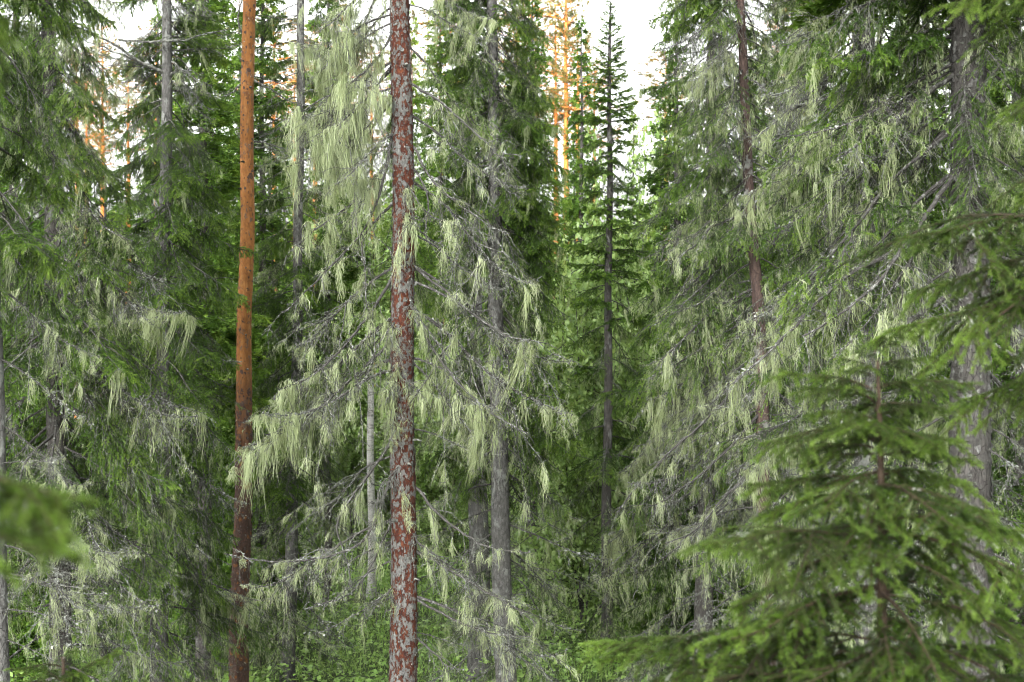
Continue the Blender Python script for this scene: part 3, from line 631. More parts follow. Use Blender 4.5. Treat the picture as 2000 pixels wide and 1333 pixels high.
for i_, (pt_, kw_) in enumerate([
    ([(768, 250), (745, 330), (735, 420), (690, 470), (650, 520), (600, 560), (556, 610)], dict(r0=.014, dy=-.4, ntw=22, tufts=20)),
    ([(768, 395), (735, 430), (712, 455), (700, 480), (712, 520), (712, 590)], dict(r0=.013, dy=-.3, ntw=10, tufts=4)),
    ([(768, 540), (725, 620), (690, 665), (640, 720), (590, 745), (545, 760)], dict(r0=.015, dy=-.5, ntw=24, tufts=22)),
    ([(768, 660), (735, 700), (690, 745), (640, 790), (580, 830), (515, 850)], dict(r0=.014, dy=-.5, ntw=24, tufts=22)),
    ([(768, 860), (720, 930), (680, 985), (655, 1030), (660, 1060), (690, 1110), (685, 1150)], dict(r0=.013, dy=-.3, ntw=14, tufts=6, spine=None)),
    ([(768, 915), (740, 1000), (720, 1050), (690, 1075), (600, 1095), (520, 1100), (440, 1080)], dict(r0=.013, dy=-.6, ntw=24, tufts=12)),
    ([(768, 1010), (730, 1090), (700, 1150), (660, 1170), (610, 1180)], dict(r0=.011, dy=-.3, ntw=12, tufts=4)),
    ([(805, 165), (850, 190), (905, 235), (960, 300), (1000, 335)], dict(r0=.012, dy=-.3, ntw=24, tufts=8)),
    ([(805, 285), (830, 330), (845, 370), (900, 395), (950, 440), (1000, 455)], dict(r0=.012, dy=-.4, ntw=26, tufts=12)),
    ([(808, 330), (825, 360), (842, 410), (838, 470)], dict(r0=.010, dy=-.3, ntw=5, tufts=2)),
    ([(808, 520), (850, 545), (890, 590), (950, 640), (1005, 660), (1060, 670)], dict(r0=.013, dy=-.4, ntw=26, tufts=16)),
    ([(808, 620), (845, 680), (880, 740), (930, 785), (975, 830), (1030, 845)], dict(r0=.015, dy=-.5, ntw=24, tufts=22, tlen=.22)),
    ([(808, 700), (860, 715), (900, 770), (960, 800)], dict(r0=.011, dy=-.3, ntw=16, tufts=10)),
    ([(808, 950), (850, 1000), (900, 1040), (960, 1075), (1035, 1080)], dict(r0=.013, dy=-.5, ntw=18, tufts=12)),
    ([(810, 1075), (870, 1105), (930, 1150), (990, 1180), (1050, 1222)], dict(r0=.013, dy=-.4, ntw=18, tufts=12, tlen=.2)),
    ([(810, 1170), (870, 1200), (920, 1235), (980, 1250), (1040, 1248)], dict(r0=.012, dy=-.4, ntw=14, tufts=4)),
    ([(812, 1243), (840, 1270), (870, 1305), (905, 1310)], dict(r0=.009, dy=-.3, ntw=8, tufts=1))]):
    A.limb(pt_, seed=i_, **kw_)
for i_, (pt_, n_, tl_) in enumerate([([(768, -60), (720, -20), (670, 20), (630, 60)], 26, .26), ([(768, 60), (730, 120), (680, 165), (620, 195), (570, 230)], 40, .30), ([(768, 120), (735, 170), (700, 200), (670, 240), (640, 260)], 40, .34), ([(768, 175), (730, 240), (690, 280), (630, 300), (565, 330)], 40, .32), ([(768, 300), (720, 370), (670, 410), (610, 450), (570, 490)], 34, .26)]):
    A.limb(pt_, r0=.012, dy=-.4, ntw=24, twl=.26, tufts=n_, tlen=tl_, seed=80 + i_)
for i_, (pt_, n_, tl_, dy_) in enumerate([([(800, 418), (806, 428), (796, 440)], 7, .26, -.25), ([(775, 725), (782, 745), (800, 755), (815, 770)], 16, .2, -.3), ([(795, 700), (780, 715), (765, 745), (755, 790)], 10, .14, -.35), ([(790, 885), (775, 915), (750, 950), (742, 1000)], 4, .12, -.35),
                                         ([(790, 560), (800, 590), (830, 640), (870, 690)], 6, .14, -.4), ([(780, 600), (765, 640), (730, 690), (700, 760)], 8, .15, -.4), ([(795, 1020), (820, 1060), (870, 1090)], 4, .12, -.3), ([(780, 1130), (750, 1170), (715, 1190)], 3, .1, -.3), ([(785, 330), (800, 370), (840, 420), (880, 440)], 8, .16, -.4)]):
    A.limb(pt_, r0=.009, dy=dy_, ntw=16, twl=.16, tufts=n_, tlen=tl_, seed=300 + i_)
M_plate_grey = bark_mat('grey_bark_plate', [(.3, (0.0495, 0.04818, 0.0462)), (.55, (0.099, 0.09768, 0.09372)), (.75, (0.1584, 0.1584, 0.1518))], scale=(60, 60, 60), lich=.1, lich_c=(0.165, 0.1716, 0.1584), bump=.5, lsc=40)
M_plate_red = bark_mat('red_bark_plate', [(.3, (0.033, 0.0132, 0.00858)), (.55, (0.0726, 0.02508, 0.01452)), (.75, (0.1254, 0.0495, 0.0198))], scale=(50, 50, 40), lich=-.05, bump=.5, lsc=40)
A.plates(1500, -300, 3400, .012, [M_plate_grey, M_plate_grey, M_plate_red], 5)
A.stubs([(130, -60, .05), (412, -40, .09), (505, -130, .05), (590, -70, .04), (905, -60, .06), (1015, -120, .05), (1130, -30, .07), (1190, -150, .05), (860, -20, .08)], M_twig)
A.crown(CROWN[3], EYE + 4.8, .7, 'crown_top')

# --- the tall orange pine
B = Tree('pine_tree', 'tall bare orange pine trunk rising the full height of the forest', 20.0,
         [(487, 0), (485, 150), (482, 300), (482, 450), (478, 600), (478, 750), (474, 900), (473, 1050), (468, 1200), (467, 1333)], [(0, 24), (300, 26), (600, 28), (850, 31), (1100, 34), (1333, 38)], 13.0, M_orange, sides=28)
for (py, az, ln, kd, tl, v) in [(275, -8, .62, 'thin', 14, 0), (282, 10, .55, 'thin', 8, 1), (165, 172, .45, 'thin', 0, 2), (150, 5, .9, 'thin', 6, 1), (60, 190, .5, 'thin', 10, 0),
                                (30, -10, .8, 'thin', 8, 2), (385, 200, .3, 'thin', 0, 1), (900, 185, .5, 'thin', 0, 0), (1010, 160, .6, 'thin', -4, 2), (735, 190, .3, 'thin', 0, 2)]:
    B.branch(PZ(py, 20.0), az, ln, kd, tl, v)
for i_, pt_ in enumerate([[(497, 157), (530, 172), (565, 198), (602, 205)], [(496, 277), (525, 279), (562, 296)], [(496, 289), (530, 291), (562, 304)], [(474, 162), (458, 182), (435, 194), (412, 193)], [(474, 65), (462, 40), (470, 5), (468, -60)]]):
    B.limb(pt_, r0=.013, seed=40 + i_, ntw=3, tufts=0, twl=.12, spine=M_twig)
M_flake = bark_mat('orange_bark_flake', [(.3, (0.0792, 0.033, 0.0132)), (.55, (0.1452, 0.0627, 0.02112)), (.75, (0.2112, 0.1122, 0.0495))], scale=(50, 50, 30), lich=-.05, bump=.4, lsc=30)
M_flake_dark = bark_mat('brown_bark_flake', [(.3, (0.0315, 0.0196, 0.0154)), (.55, (0.063, 0.0364, 0.028)), (.75, (0.105, 0.0665, 0.0525))], scale=(50, 50, 30), lich=.05, lich_c=(0.119, 0.112, 0.105), bump=.5, lsc=30)
B.plates(820, -250, 700, .016, [M_flake, M_flake, M_flake_dark], 6, .002)
B.plates(1500, 760, 1300, .022, [M_flake_dark, M_flake_dark, M_flake_dark, M_flake], 7, .005)
B.stubs([(75, -60, .03), (122, -130, .035), (173, -60, .05), (318, -110, .05), (370, -140, .035), (525, -80, .05), (530, -50, .04), (600, -110, .03), (655, -70, .04), (722, -60, .05), (870, -100, .04)], M_dtwig, .012)
B.crown(PCROWN[0], EYE + 8.5, 1.8)

# --- lush spruce behind the orange pine, on its left
Cc = Tree('spruce_tree', 'lush green spruce left of the orange pine with grey trunk bare near the top', 18.0,
          [(328, 0), (326, 150), (322, 400), (318, 800), (308, 1333)], [(0, 17), (150, 20), (600, 26), (1333, 36)], 8.5, M_graybark)
Cc.fill(1330, 1080, 16, 1.15, 1.35, ['mixed', 'dead_bare', 'live_low', 'mixed'], 3, tilt0=-6, tilt1=-4)
Cc.fill(1080, 650, 20, 1.35, 1.25, ['live_low', 'live_low', 'live_mid', 'mixed', 'thin'], 4, lichen=.35, tilt0=-8, tilt1=-10)
Cc.fill(650, 200, 19, 1.2, .85, ['live_mid', 'live_mid', 'live_low'], 5, lichen=.35, tilt0=-10, tilt1=-8)
Cc.fill(200, -200, 22, .8, .75, ['live_mid', 'live_up', 'dead_bare'], 6, az=[170, 10, 100, 60, 130], tilt0=-10, tilt1=-10)
Cc.branch(PZ(148, 18), 176, 1.25, 'thin', 40, 1); Cc.branch(PZ(140, 18), 186, 1.0, 'thin', 34, 0); Cc.branch(PZ(100, 18), 5, .95, 'thin', 22, 2)
for i_, pt_ in enumerate([[(330, 148), (300, 130), (262, 108), (228, 82), (190, 66), (155, 55), (130, 38)], [(232, 78), (270, 80), (330, 82), (390, 74), (448, 55)], [(300, 130), (255, 118), (225, 96), (180, 92), (150, 70)], [(330, 150), (352, 140), (372, 150)], [(335, 120), (370, 140), (400, 170)]]):
    Cc.limb(pt_, r0=.022 if i_ == 0 else .013, dy=-.5, seed=60 + i_, ntw=16 if i_ < 3 else 5, tufts=1, twl=.24, spine=M_twig, hang=.1)
Cc.crown(CROWN[0], EYE + 5.6, .62, 'crown_top')

# --- big spruce filling the left side
Dd = Tree('spruce_tree', 'broad spruce with long lichen-crusted grey branches filling the picture\'s left side', 14.0,
          [(95, 0), (100, 400), (112, 900), (118, 1333)], [(0, 24), (400, 30), (900, 36), (1333, 44)], 9.0, M_darkbark)
Dd.fill(1330, 1020, 8, 1.5, 1.6, ['dead_bare', 'thin', 'mixed'], 13, tilt0=4, tilt1=0)
Dd.fill(1020, 680, 17, 1.5, 1.5, ['mixed', 'live_low', 'dead_bare', 'mixed'], 14, tilt0=-2, tilt1=-8, lichen=.68)
Dd.fill(680, 330, 17, 1.4, 1.2, ['live_low', 'mixed', 'dead_bare', 'mixed', 'live_mid', 'thin'], 15, tilt0=-10, tilt1=-12, lichen=.68)
Dd.fill(330, -200, 21, .95, .85, ['live_mid', 'live_low', 'live_low', 'mixed'], 16, tilt0=-16, tilt1=-16)
for (py, az, ln, kd, tl, v) in [(370, -12, 1.5, 'dead_bare', -16, 0), (430, -20, 1.6, 'dead_bare', -14, 1), (500, -8, 1.5, 'dead_heavy', -6, 2), (350, 200, 1.2, 'dead_bare', -10, 3), (620, -10, 1.8, 'dead_bare', -6, 4), (700, -16, 1.6, 'dead_bare', -10, 3)]:
    Dd.branch(PZ(py, 14.0), az, ln, kd, tl, v)
Dd.crown(CROWN[0], EYE + 4.4, 1.2, 'crown_top')  # crown above the frame, widened to shade the left side

# --- trunk on the extreme left edge, thin dead branches
Ee = Tree('spruce_tree', 'grey trunk cut by the left edge, only thin dead twigs low down', 10.5,
          [(-22, 0), (-12, 600), (4, 1333)], [(0, 18), (600, 24), (1333, 34)], 7.5, M_graybark)
for (py, az, ln, kd, tl, v) in [(700, -8, .95, 'thin', -4, 0), (830, 6, .8, 'dead_bare', -10, 1), (905, -10, .55, 'thin', 22, 2), (1000, -4, 1.1, 'dead_bare', -4, 3), (1065, -12, 1.0, 'dead_bare', 8, 2), (1120, 8, 1.05, 'thin', 8, 0), (1130, -5, .8, 'thin', 10, 1), (1190, -6, .75, 'thin', 12, 2), (1250, -14, .5, 'thin', 10, 0), (560, 10, .9, 'dead_heavy', -10, 0)]:
    Ee.branch(PZ(py, 10.5), az, ln, kd, tl, v)
Ee.fill(500, -250, 12, 1.0, .8, ['live_mid', 'live_low', 'mixed'], 17, tilt0=-10, tilt1=-10)
Ee.crown(CROWN[1], EYE + 3.4, .7, 'crown_top')

# --- thin grey trunk between orange pine and the bearded tree
Ff = Tree('spruce_tree', 'slim grey spruce trunk between the orange pine and the bearded red tree', 23.0,
          [(589, 0), (585, 300), (581, 600), (571, 1000), (562, 1333)], [(0, 14), (600, 19), (1333, 27)], 9.0, M_graybark)
Ff.fill(1300, 950, 9, 1.2, 1.1, ['mixed', 'dead_bare', 'live_low'], 21, tilt0=-6, tilt1=-8)
Ff.fill(950, 500, 16, 1.1, .9, ['live_low', 'mixed', 'live_mid'], 22, tilt0=-6, tilt1=-8)
Ff.fill(500, -120, 14, .9, .8, ['dead_bare', 'mixed', 'live_mid', 'thin'], 23, tilt0=0, tilt1=4, avoid=(-90, 40))
Ff.crown(CROWN[3], EYE + 6.6, .55, 'crown_top')

# --- spruce right of the bearded tree
Hh = Tree('spruce_tree', 'green spruce just right of the bearded red tree, grey trunk showing low down', 18.5,
          [(962, 0), (965, 300), (970, 700), (978, 1000), (987, 1333)], [(0, 18), (300, 25), (700, 30), (1000, 35), (1333, 42)], 9.0, M_graybark)
Hh.fill(1290, 900, 8, 1.2, 1.3, ['dead_bare', 'thin', 'mixed', 'mixed'], 31, avoid=(-90, 75), tilt0=-4, tilt1=-4)
Hh.fill(900, 500, 20, 1.1, 1.0, ['live_low', 'mixed', 'live_low', 'live_mid'], 32, avoid=(-90, 65), tilt0=-10, tilt1=-10)
Hh.fill(500, -200, 21, 1.0, .8, ['live_mid', 'live_mid', 'live_low', 'mixed'], 33, avoid=(-90, 30), tilt0=-12, tilt1=-12)
Hh.fill(820, 100, 9, 1.0, .8, ['live_mid', 'live_low'], 34, az=[-15, 20, 0], tilt0=-12, tilt1=-14)
Hh.plates(1450, -100, 1500, .018, [M_plate_grey, M_plate_grey], 10, .004)
Hh.crown(CROWN[2], EYE + 5.4, .5, 'crown_top')

# --- stout trunk behind it
Gg = Tree('pine_tree', 'pale grey trunk standing just behind the bearded tree\'s lower right branches', 22.0,
          [(925, 600), (932, 900), (938, 1333)], [(600, 30), (900, 36), (1333, 46)], 7.0, M_graybark)
Gg.fill(1200, 500, 5, .9, 1.0, ['dead_bare', 'thin', 'mixed'], 35, avoid=(-90, 40))
Gg.crown(CROWN[3], EYE + 3.2, .7)

# --- slender young spruce with its tip against the sky
Ii = Tree('spruce_tree', 'slender spruce whose pointed tip stands in the bright sky gap', 24.5,
          [(1192, 0), (1190, 400), (1187, 800), (1184, 1250)], [(40, 5), (400, 12), (800, 17), (1250, 23)], 5.85, M_darkbark)
Ii.fill(1230, 900, 4, 1.15, 1.25, ['mixed', 'dead_bare', 'mixed', 'live_low'], 41, tilt0=-12, tilt1=-12)
Ii.fill(900, 560, 8, 1.15, .85, ['live_mid', 'mixed', 'live_tip'], 42, tilt0=-12, tilt1=-10)
Ii.fill(560, 240, 15, .72, .5, ['live_mid', 'live_tip', 'live_tip'], 43, tilt0=-12, tilt1=-6)
Ii.fill(250, 0, 28, .48, .12, ['live_tip'], 44, tilt0=0, tilt1=35)

# --- spruces right of the gap
Jj = Tree('spruce_tree', 'spruce with bearded branches just right of the sky gap, dark trunk', 20.0,
          [(1392, 0), (1390, 350), (1384, 700), (1374, 1260)], [(0, 16), (350, 20), (700, 27), (1260, 38)], 10.0, M_darkbark)
Jj.fill(1240, 850, 7, 1.5, 1.7, ['dead_bare', 'mixed', 'dead_heavy', 'mixed'], 51, tilt0=-4, tilt1=-6, avoid=(-90, 80), lichen=.68)
Jj.fill(900, 480, 18, 1.6, 1.3, ['dead_heavy', 'mixed', 'live_low', 'live_mid', 'mixed', 'live_low'], 52, tilt0=-6, tilt1=-8, lichen=.68)
Jj.fill(480, -150, 19, 1.2, .75, ['live_mid', 'live_low', 'mixed', 'mixed', 'dead_bare'], 53, tilt0=-8, tilt1=-8, lichen=.68)
Jj.crown(CROWN[0], EYE + 5.8, 1.0, 'crown_top')  # unseen upper crown, made wider to shade the right side

Kk = Tree('pine_tree', 'leaning pinkish brown pine trunk among bearded branches right of centre', 17.0,
          [(1445, 0), (1452, 160), (1463, 350), (1480, 600), (1490, 850), (1504, 1333)], [(0, 16), (350, 20), (850, 27), (1333, 33)], 9.0, M_pinkbark)
Kk.fill(1250, 800, 10, 1.1, 1.4, ['dead_bare', 'dead_heavy', 'thin', 'mixed'], 61, avoid=(-90, 70), tilt0=-4, tilt1=-6, lichen=.68)
Kk.fill(850, 420, 14, 1.5, 1.35, ['mixed', 'mixed', 'dead_heavy', 'live_low', 'dead_bare'], 62, avoid=(-90, 70), tilt0=-6, tilt1=-8, lichen=.68)
Kk.fill(420, -200, 17, 1.2, 1.0, ['mixed', 'dead_heavy', 'live_low', 'live_mid', 'mixed', 'live_low'], 63, avoid=(-90, 22), tilt0=-4, tilt1=0, lichen=.68)
for i_, (pt_, n_) in enumerate([([(1485, 700), (1420, 790), (1340, 860), (1260, 930), (1200, 1010)], 10), ([(1490, 800), (1420, 880), (1340, 950), (1270, 990)], 8), ([(1478, 560), (1400, 600), (1340, 660), (1290, 700)], 14), ([(1495, 900), (1420, 960), (1350, 1040), (1300, 1060)], 8), ([(1470, 420), (1400, 440), (1330, 500)], 12)]):
    Kk.limb(pt_, r0=.018, dy=-.6, seed=230 + i_, ntw=26, twl=.26, tufts=n_, tlen=.16)
Kk.crown(CROWN[2], EYE + 5.0, 1.3, 'crown_top')  # crown out of view, broadened for shade on the right

Ll = Tree('spruce_tree', 'thick grey trunk with long bearded branches reaching left, right of the pinkish pine', 13.5,
          [(1688, 0), (1690, 400), (1693, 800), (1700, 1333)], [(0, 38), (400, 46), (800, 52), (1333, 60)], 9.0, M_graybark)
Ll.fill(1250, 850, 9, 1.3, 1.5, ['dead_bare', 'mixed', 'dead_heavy', 'thin'], 71, avoid=(-90, 45), tilt0=-2, tilt1=-4, lichen=.68)
Ll.fill(880, 420, 9, 1.6, 1.5, ['dead_heavy', 'mixed', 'mixed', 'live_low', 'mixed', 'dead_bare'], 72, az=[180, 165, 200, 20, 90, 150], spread=22, tilt0=-2, tilt1=-6, lichen=.68)
Ll.fill(420, -250, 14, 1.4, 1.1, ['mixed', 'dead_bare', 'live_low', 'mixed', 'dead_heavy', 'mixed'], 73, avoid=(-90, 35), tilt0=-4, tilt1=-2, lichen=.68)
M_plate_dark = bark_mat('dark_grey_bark_plate', [(.3, (.022, .021, .019)), (.55, (.05, .048, .044)), (.75, (.09, .087, .08))], scale=(50, 50, 30), lich=.05, lich_c=(.11, .115, .10), bump=.6, lsc=30)
Ll.plates(1400, -250, 2200, .018, [M_plate_dark, M_plate_dark, M_plate_grey], 8, .005)
Ll.crown(CROWN[2], EYE + 4.0, 1.8, 'crown_top')  # widened above the frame so it shades the right-hand trees

Mm = Tree('spruce_tree', 'thickest rough grey trunk at the right with long dark curving boughs', 10.0,
          [(1892, 0), (1892, 400), (1896, 800), (1902, 1333)], [(0, 62), (400, 68), (800, 76), (1333, 86)], 9.5, M_darkbark, sides=36)
for (py, az, ln, kd, tl, v) in [(250, 190, 1.9, 'mixed', -12, 0), (330, 178, 1.7, 'mixed', -8, 1), (420, 196, 1.5, 'mixed', -14, 2), (120, 186, 1.6, 'mixed', -2, 3), (40, 175, 1.4, 'live_low', 4, 0), (-60, 190, 1.5, 'live_low', 4, 1),
                                (60, 205, 1.3, 'live_mid', 0, 2), (130, 165, 1.2, 'live_low', 0, 3), (200, 150, 1.4, 'mixed', 0, 1), (520, 182, 1.2, 'dead_bare', -4, 2), (600, 200, 1.0, 'dead_bare', -4, 0), (700, 170, 1.2, 'dead_bare', 0, 1),
                                (800, 188, 1.3, 'mixed', 0, 3), (900, 176, 1.1, 'dead_bare', 0, 3), (1000, 195, 1.2, 'dead_bare', 0, 4), (1100, 180, 1.1, 'dead_bare', 0, 1), (1200, 170, 1.1, 'thin', 0, 0)]:
    Mm.branch(PZ(py, 10.0), az, ln, kd, tl, v)
Mm.fill(420, -80, 5, .7, .9, ['mixed', 'live_low', 'mixed'], 83, az=[-60, -120, -100, -75], spread=12, tilt0=-10, tilt1=-4)
Mm.fill(1250, 500, 7, 1.0, 1.1, ['dead_bare', 'mixed', 'dead_heavy'], 81, az=[0, 20, 90, 60, -20], spread=15, lichen=.68)
Mm.fill(500, -330, 11, 1.1, 1.2, ['live_low', 'mixed', 'mixed', 'dead_bare'], 82, az=[0, 160, 20, 200, 90, 60, -25, 130], spread=14, tilt0=-4, tilt1=0, lichen=.68)
Mm.plates(1400, -250, 3000, .016, [M_plate_dark, M_plate_dark, M_plate_dark, M_plate_dark, M_plate_grey], 9, .005)
for i_, (pt_, n_) in enumerate([([(1880, 215), (1810, 290), (1765, 370), (1705, 450), (1640, 515), (1570, 555)], 14), ([(1885, 310), (1835, 400), (1790, 450), (1720, 545), (1640, 620), (1560, 660)], 16), ([(1885, 60), (1800, 90), (1700, 150), (1620, 190), (1540, 215)], 14), ([(1885, 130), (1800, 190), (1720, 250), (1650, 300)], 12),
                              ([(1905, 420), (1950, 470), (1990, 560)], 4), ([(1880, 560), (1820, 600), (1760, 640), (1700, 700)], 8), ([(1910, 700), (1960, 760), (2010, 800)], 4), ([(1880, 420), (1800, 470), (1700, 500), (1590, 590), (1500, 690), (1430, 750)], 16)]):
    Mm.limb(pt_, r0=.019, dy=-.5 if i_ % 2 else .6, seed=200 + i_, ntw=26, twl=.24, tufts=n_, tlen=.15)
Mm.crown(CROWN[2], EYE + 2.9, 2.1, 'crown_top')  # extra-wide unseen crown, shaped to darken the right side with its shade

# --- further trees whose trunks still show, then whole-crown trees
def crown_tree(name, label, D, px, top_py, half, base_py=None, w0=.22, bark=M_darkbark, me=None, low=.12, group=None, lean=0, zlow=None):
    topz = PZ(top_py, D) - EYE
    wpx = w0 / D * FPX
    t = Tree(name, label, D, [(px + lean, 0), (px, 1000)], [(0, wpx * .7), (1000, wpx)], topz, bark, group=group, sides=10, taper=.2)
    zl = t.zb + low * (t.top - t.zb) if zlow is None else zlow
    t.crown(me if me is not None else CROWN[int(abs(px) * 7 + D) % 4], zl, half)
    return t

mid = [
    (22.0, 30, -420, 1.5, 'green spruce partly hidden behind the broad left-hand spruce'),
    (25.0, 205, 330, 1.1, 'short dark spruce in the gap under the far orange trunks at left'),
    (24.0, 408, -300, 1.35, 'dense spruce directly behind the orange pine\'s left flank'),
    (27.0, 528, 235, 1.2, 'dense spruce directly behind the orange pine\'s right flank'),
    (46.0, 655, 330, 1.3, 'pale green spruce seen low behind the bearded tree\'s left branches'),
    (42.0, 860, 0, 1.5, 'dark spruce behind the right branches of the bearded tree'),
    (32.0, 1040, -40, 1.2, 'tall full spruce at the left side of the sky gap'),
    (38.0, 1136, 25, 1.15, 'narrow distant spruce left of the slender tip in the sky gap'),
    (25.0, 1322, -60, 1.25, 'full green spruce at the right side of the sky gap'),
    (27.0, 1560, -300, 1.5, 'dark spruce behind the pinkish leaning pine'),
    (24.0, 1610, -350, 1.4, 'spruce behind the gap between pinkish pine and thick grey trunk'),
    (20.0, 1790, -420, 1.4, 'shadowy spruce between the two thick trunks at right'),
    (17.0, 1985, -500, 1.4, 'shadowy spruce cut by the right edge'),
]
for i_, (D_, px_, tp_, hf_, lb_) in enumerate(mid):
    crown_tree('spruce_tree', lb_, D_, px_, tp_, hf_, me=CROWN[i_ % 4], low=.42 if 600 < px_ < 1110 else .10)
g_ = np.random.default_rng(42); nth = {}
for i_ in range(34):
    px_ = -150 + 2300 * (i_ + g_.random()) / 34; D_ = g_.uniform(29, 54)
    if 570 < px_ < 1330: D_ = g_.uniform(46, 58)
    if 130 < px_ < 270: tp_ = g_.uniform(190, 330)
    elif 1085 < px_ < 1300: tp_ = g_.uniform(160, 290)
    elif 490 < px_ < 770: tp_ = g_.uniform(110, 230)
    else: tp_ = g_.uniform(-150, 120)
    zone = [(110, 'left of the broad left spruce\'s trunk'), (330, 'between the broad left spruce and the lush spruce'), (480, 'between lush spruce and orange pine'), (787, 'between orange pine and bearded red tree'),
            (965, 'between bearded red tree and the spruce beside it'), (1190, 'between the spruce beside the bearded tree and the slender spruce'), (1460, 'between slender spruce and pinkish pine'),
            (1690, 'between pinkish pine and thick grey trunk'), (1890, 'between the two thick trunks at right'), (9999, 'right of the thickest trunk')]
    zt_ = next(t for q, t in zone if px_ < q); nth[zt_] = nth.get(zt_, 0) + 1
    crown_tree('spruce_tree', ['first', 'second', 'third', 'fourth', 'fifth', 'sixth', 'seventh'][nth[zt_] - 1] + ' background spruce ' + zt_, D_, px_, tp_, g_.uniform(1.0, 1.5), me=CROWN[i_ % 4], low=.06, group='background spruces deeper in the forest')
# bare lower trunks low on the left
for (D_, px_, w_, lb_) in [(25.0, 512, .17, 'dark thin trunk just right of the orange pine\'s foot'), (21.0, 398, .22, 'dark trunk left of the orange pine\'s foot'), (30.0, 640, .16, 'thin dark trunk behind the bearded tree\'s lowest left branches')]:
    t_ = crown_tree('spruce_tree', lb_, D_, px_, -250, 1.1, w0=w_, low=.3, me=CROWN[3])
    t_.fill(1250, 800, 6, .8, .9, ['dead_bare', 'mixed', 'thin'], int(px_))

# far pines that catch the evening sun
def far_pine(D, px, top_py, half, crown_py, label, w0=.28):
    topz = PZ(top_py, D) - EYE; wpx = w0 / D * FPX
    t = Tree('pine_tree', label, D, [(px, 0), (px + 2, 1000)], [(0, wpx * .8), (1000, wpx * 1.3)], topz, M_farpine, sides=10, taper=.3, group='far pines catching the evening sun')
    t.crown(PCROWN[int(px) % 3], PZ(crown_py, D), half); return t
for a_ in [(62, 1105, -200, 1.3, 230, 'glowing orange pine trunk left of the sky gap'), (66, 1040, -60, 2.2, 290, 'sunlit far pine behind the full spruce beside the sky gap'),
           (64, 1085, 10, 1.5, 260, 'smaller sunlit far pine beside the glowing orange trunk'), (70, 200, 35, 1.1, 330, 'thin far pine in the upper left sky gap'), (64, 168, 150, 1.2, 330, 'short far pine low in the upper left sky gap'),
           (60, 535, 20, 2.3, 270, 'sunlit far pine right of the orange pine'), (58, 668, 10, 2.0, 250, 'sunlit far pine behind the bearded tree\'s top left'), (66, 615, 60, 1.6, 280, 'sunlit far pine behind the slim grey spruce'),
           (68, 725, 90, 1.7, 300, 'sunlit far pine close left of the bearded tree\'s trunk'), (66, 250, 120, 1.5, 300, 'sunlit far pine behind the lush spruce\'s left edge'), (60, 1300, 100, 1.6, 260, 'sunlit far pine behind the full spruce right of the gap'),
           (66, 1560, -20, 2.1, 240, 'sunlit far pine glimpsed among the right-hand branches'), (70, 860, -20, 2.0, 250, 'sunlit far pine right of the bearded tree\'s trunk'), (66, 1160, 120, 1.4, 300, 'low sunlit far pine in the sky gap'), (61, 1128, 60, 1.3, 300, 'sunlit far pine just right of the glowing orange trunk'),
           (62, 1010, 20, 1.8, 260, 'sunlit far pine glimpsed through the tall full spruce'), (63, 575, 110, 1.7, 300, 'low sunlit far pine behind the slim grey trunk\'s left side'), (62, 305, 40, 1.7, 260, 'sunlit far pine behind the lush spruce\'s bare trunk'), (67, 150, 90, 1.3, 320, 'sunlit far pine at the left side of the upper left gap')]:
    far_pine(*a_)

# ------------------------------------------------------------------ broadleaf bushes
def make_bush(seed, n=13000, H=3.0, Wd=1.5, leaf=.062):
    g = np.random.default_rng(seed); mb = MB(); ns = 7
    stems = []
    for i in range(ns):
        az = g.random() * 6.28; S = spine_curve(H * g.uniform(.7, 1.05), (80, 74, 68, 60), 7, g, .08)
        ca, sa = math.cos(az), math.sin(az); S = S @ np.array([[ca, -sa, 0], [sa, ca, 0], [0, 0, 1]]).T; stems.append(S)
        V, F = tubes(S, .016 * (1 - .8 * np.linspace(0, 1, 7)), 4); mb.add(V, F, 0)
    st = np.array(stems); m = 150
    p, T, fr, _ = sample_lines(st[:, 1:], m, g); d = nrm(g.normal(size=(m, 3)) + [0, 0, .3]); l = g.uniform(.3, Wd * .62, m)
    P2 = p[:, None] + d[:, None] * (l[:, None] * np.linspace(0, 1, 4))[..., None]; P2[..., 2] -= (.15 * l)[:, None] * np.linspace(0, 1, 4) ** 2
    V, F = tubes(P2, np.full((m, 4), .004), 3); mb.add(V, F, 0)
    q, T, fr, _ = sample_lines(P2, n, g); q = q + g.normal(0, .06, (n, 3))
    a_ = nrm(g.normal(size=(n, 3)) * [1, 1, .5]); up = nrm(g.normal(0, .45, (n, 3)) + [0, 0, 1]); b_ = nrm(np.cross(up, a_)); s = (leaf * g.uniform(.6, 1.3, n))[:, None]
    V = np.stack([q, q + a_ * s * .5 + b_ * s * .38, q + a_ * s, q + a_ * s * .5 - b_ * s * .38], 1)
    i = np.arange(n)[:, None] * 4; t = np.clip(g.normal(.55, .2, n), 0, 1)
    mb.add(V, np.concatenate([i + [0, 1, 2], i + [0, 2, 3]]), 1, np.concatenate([t, t])); return mb
BUSH = [make_bush(700 + i).mesh('bush', [M_dtwig, M_leaf]) for i in range(3)]
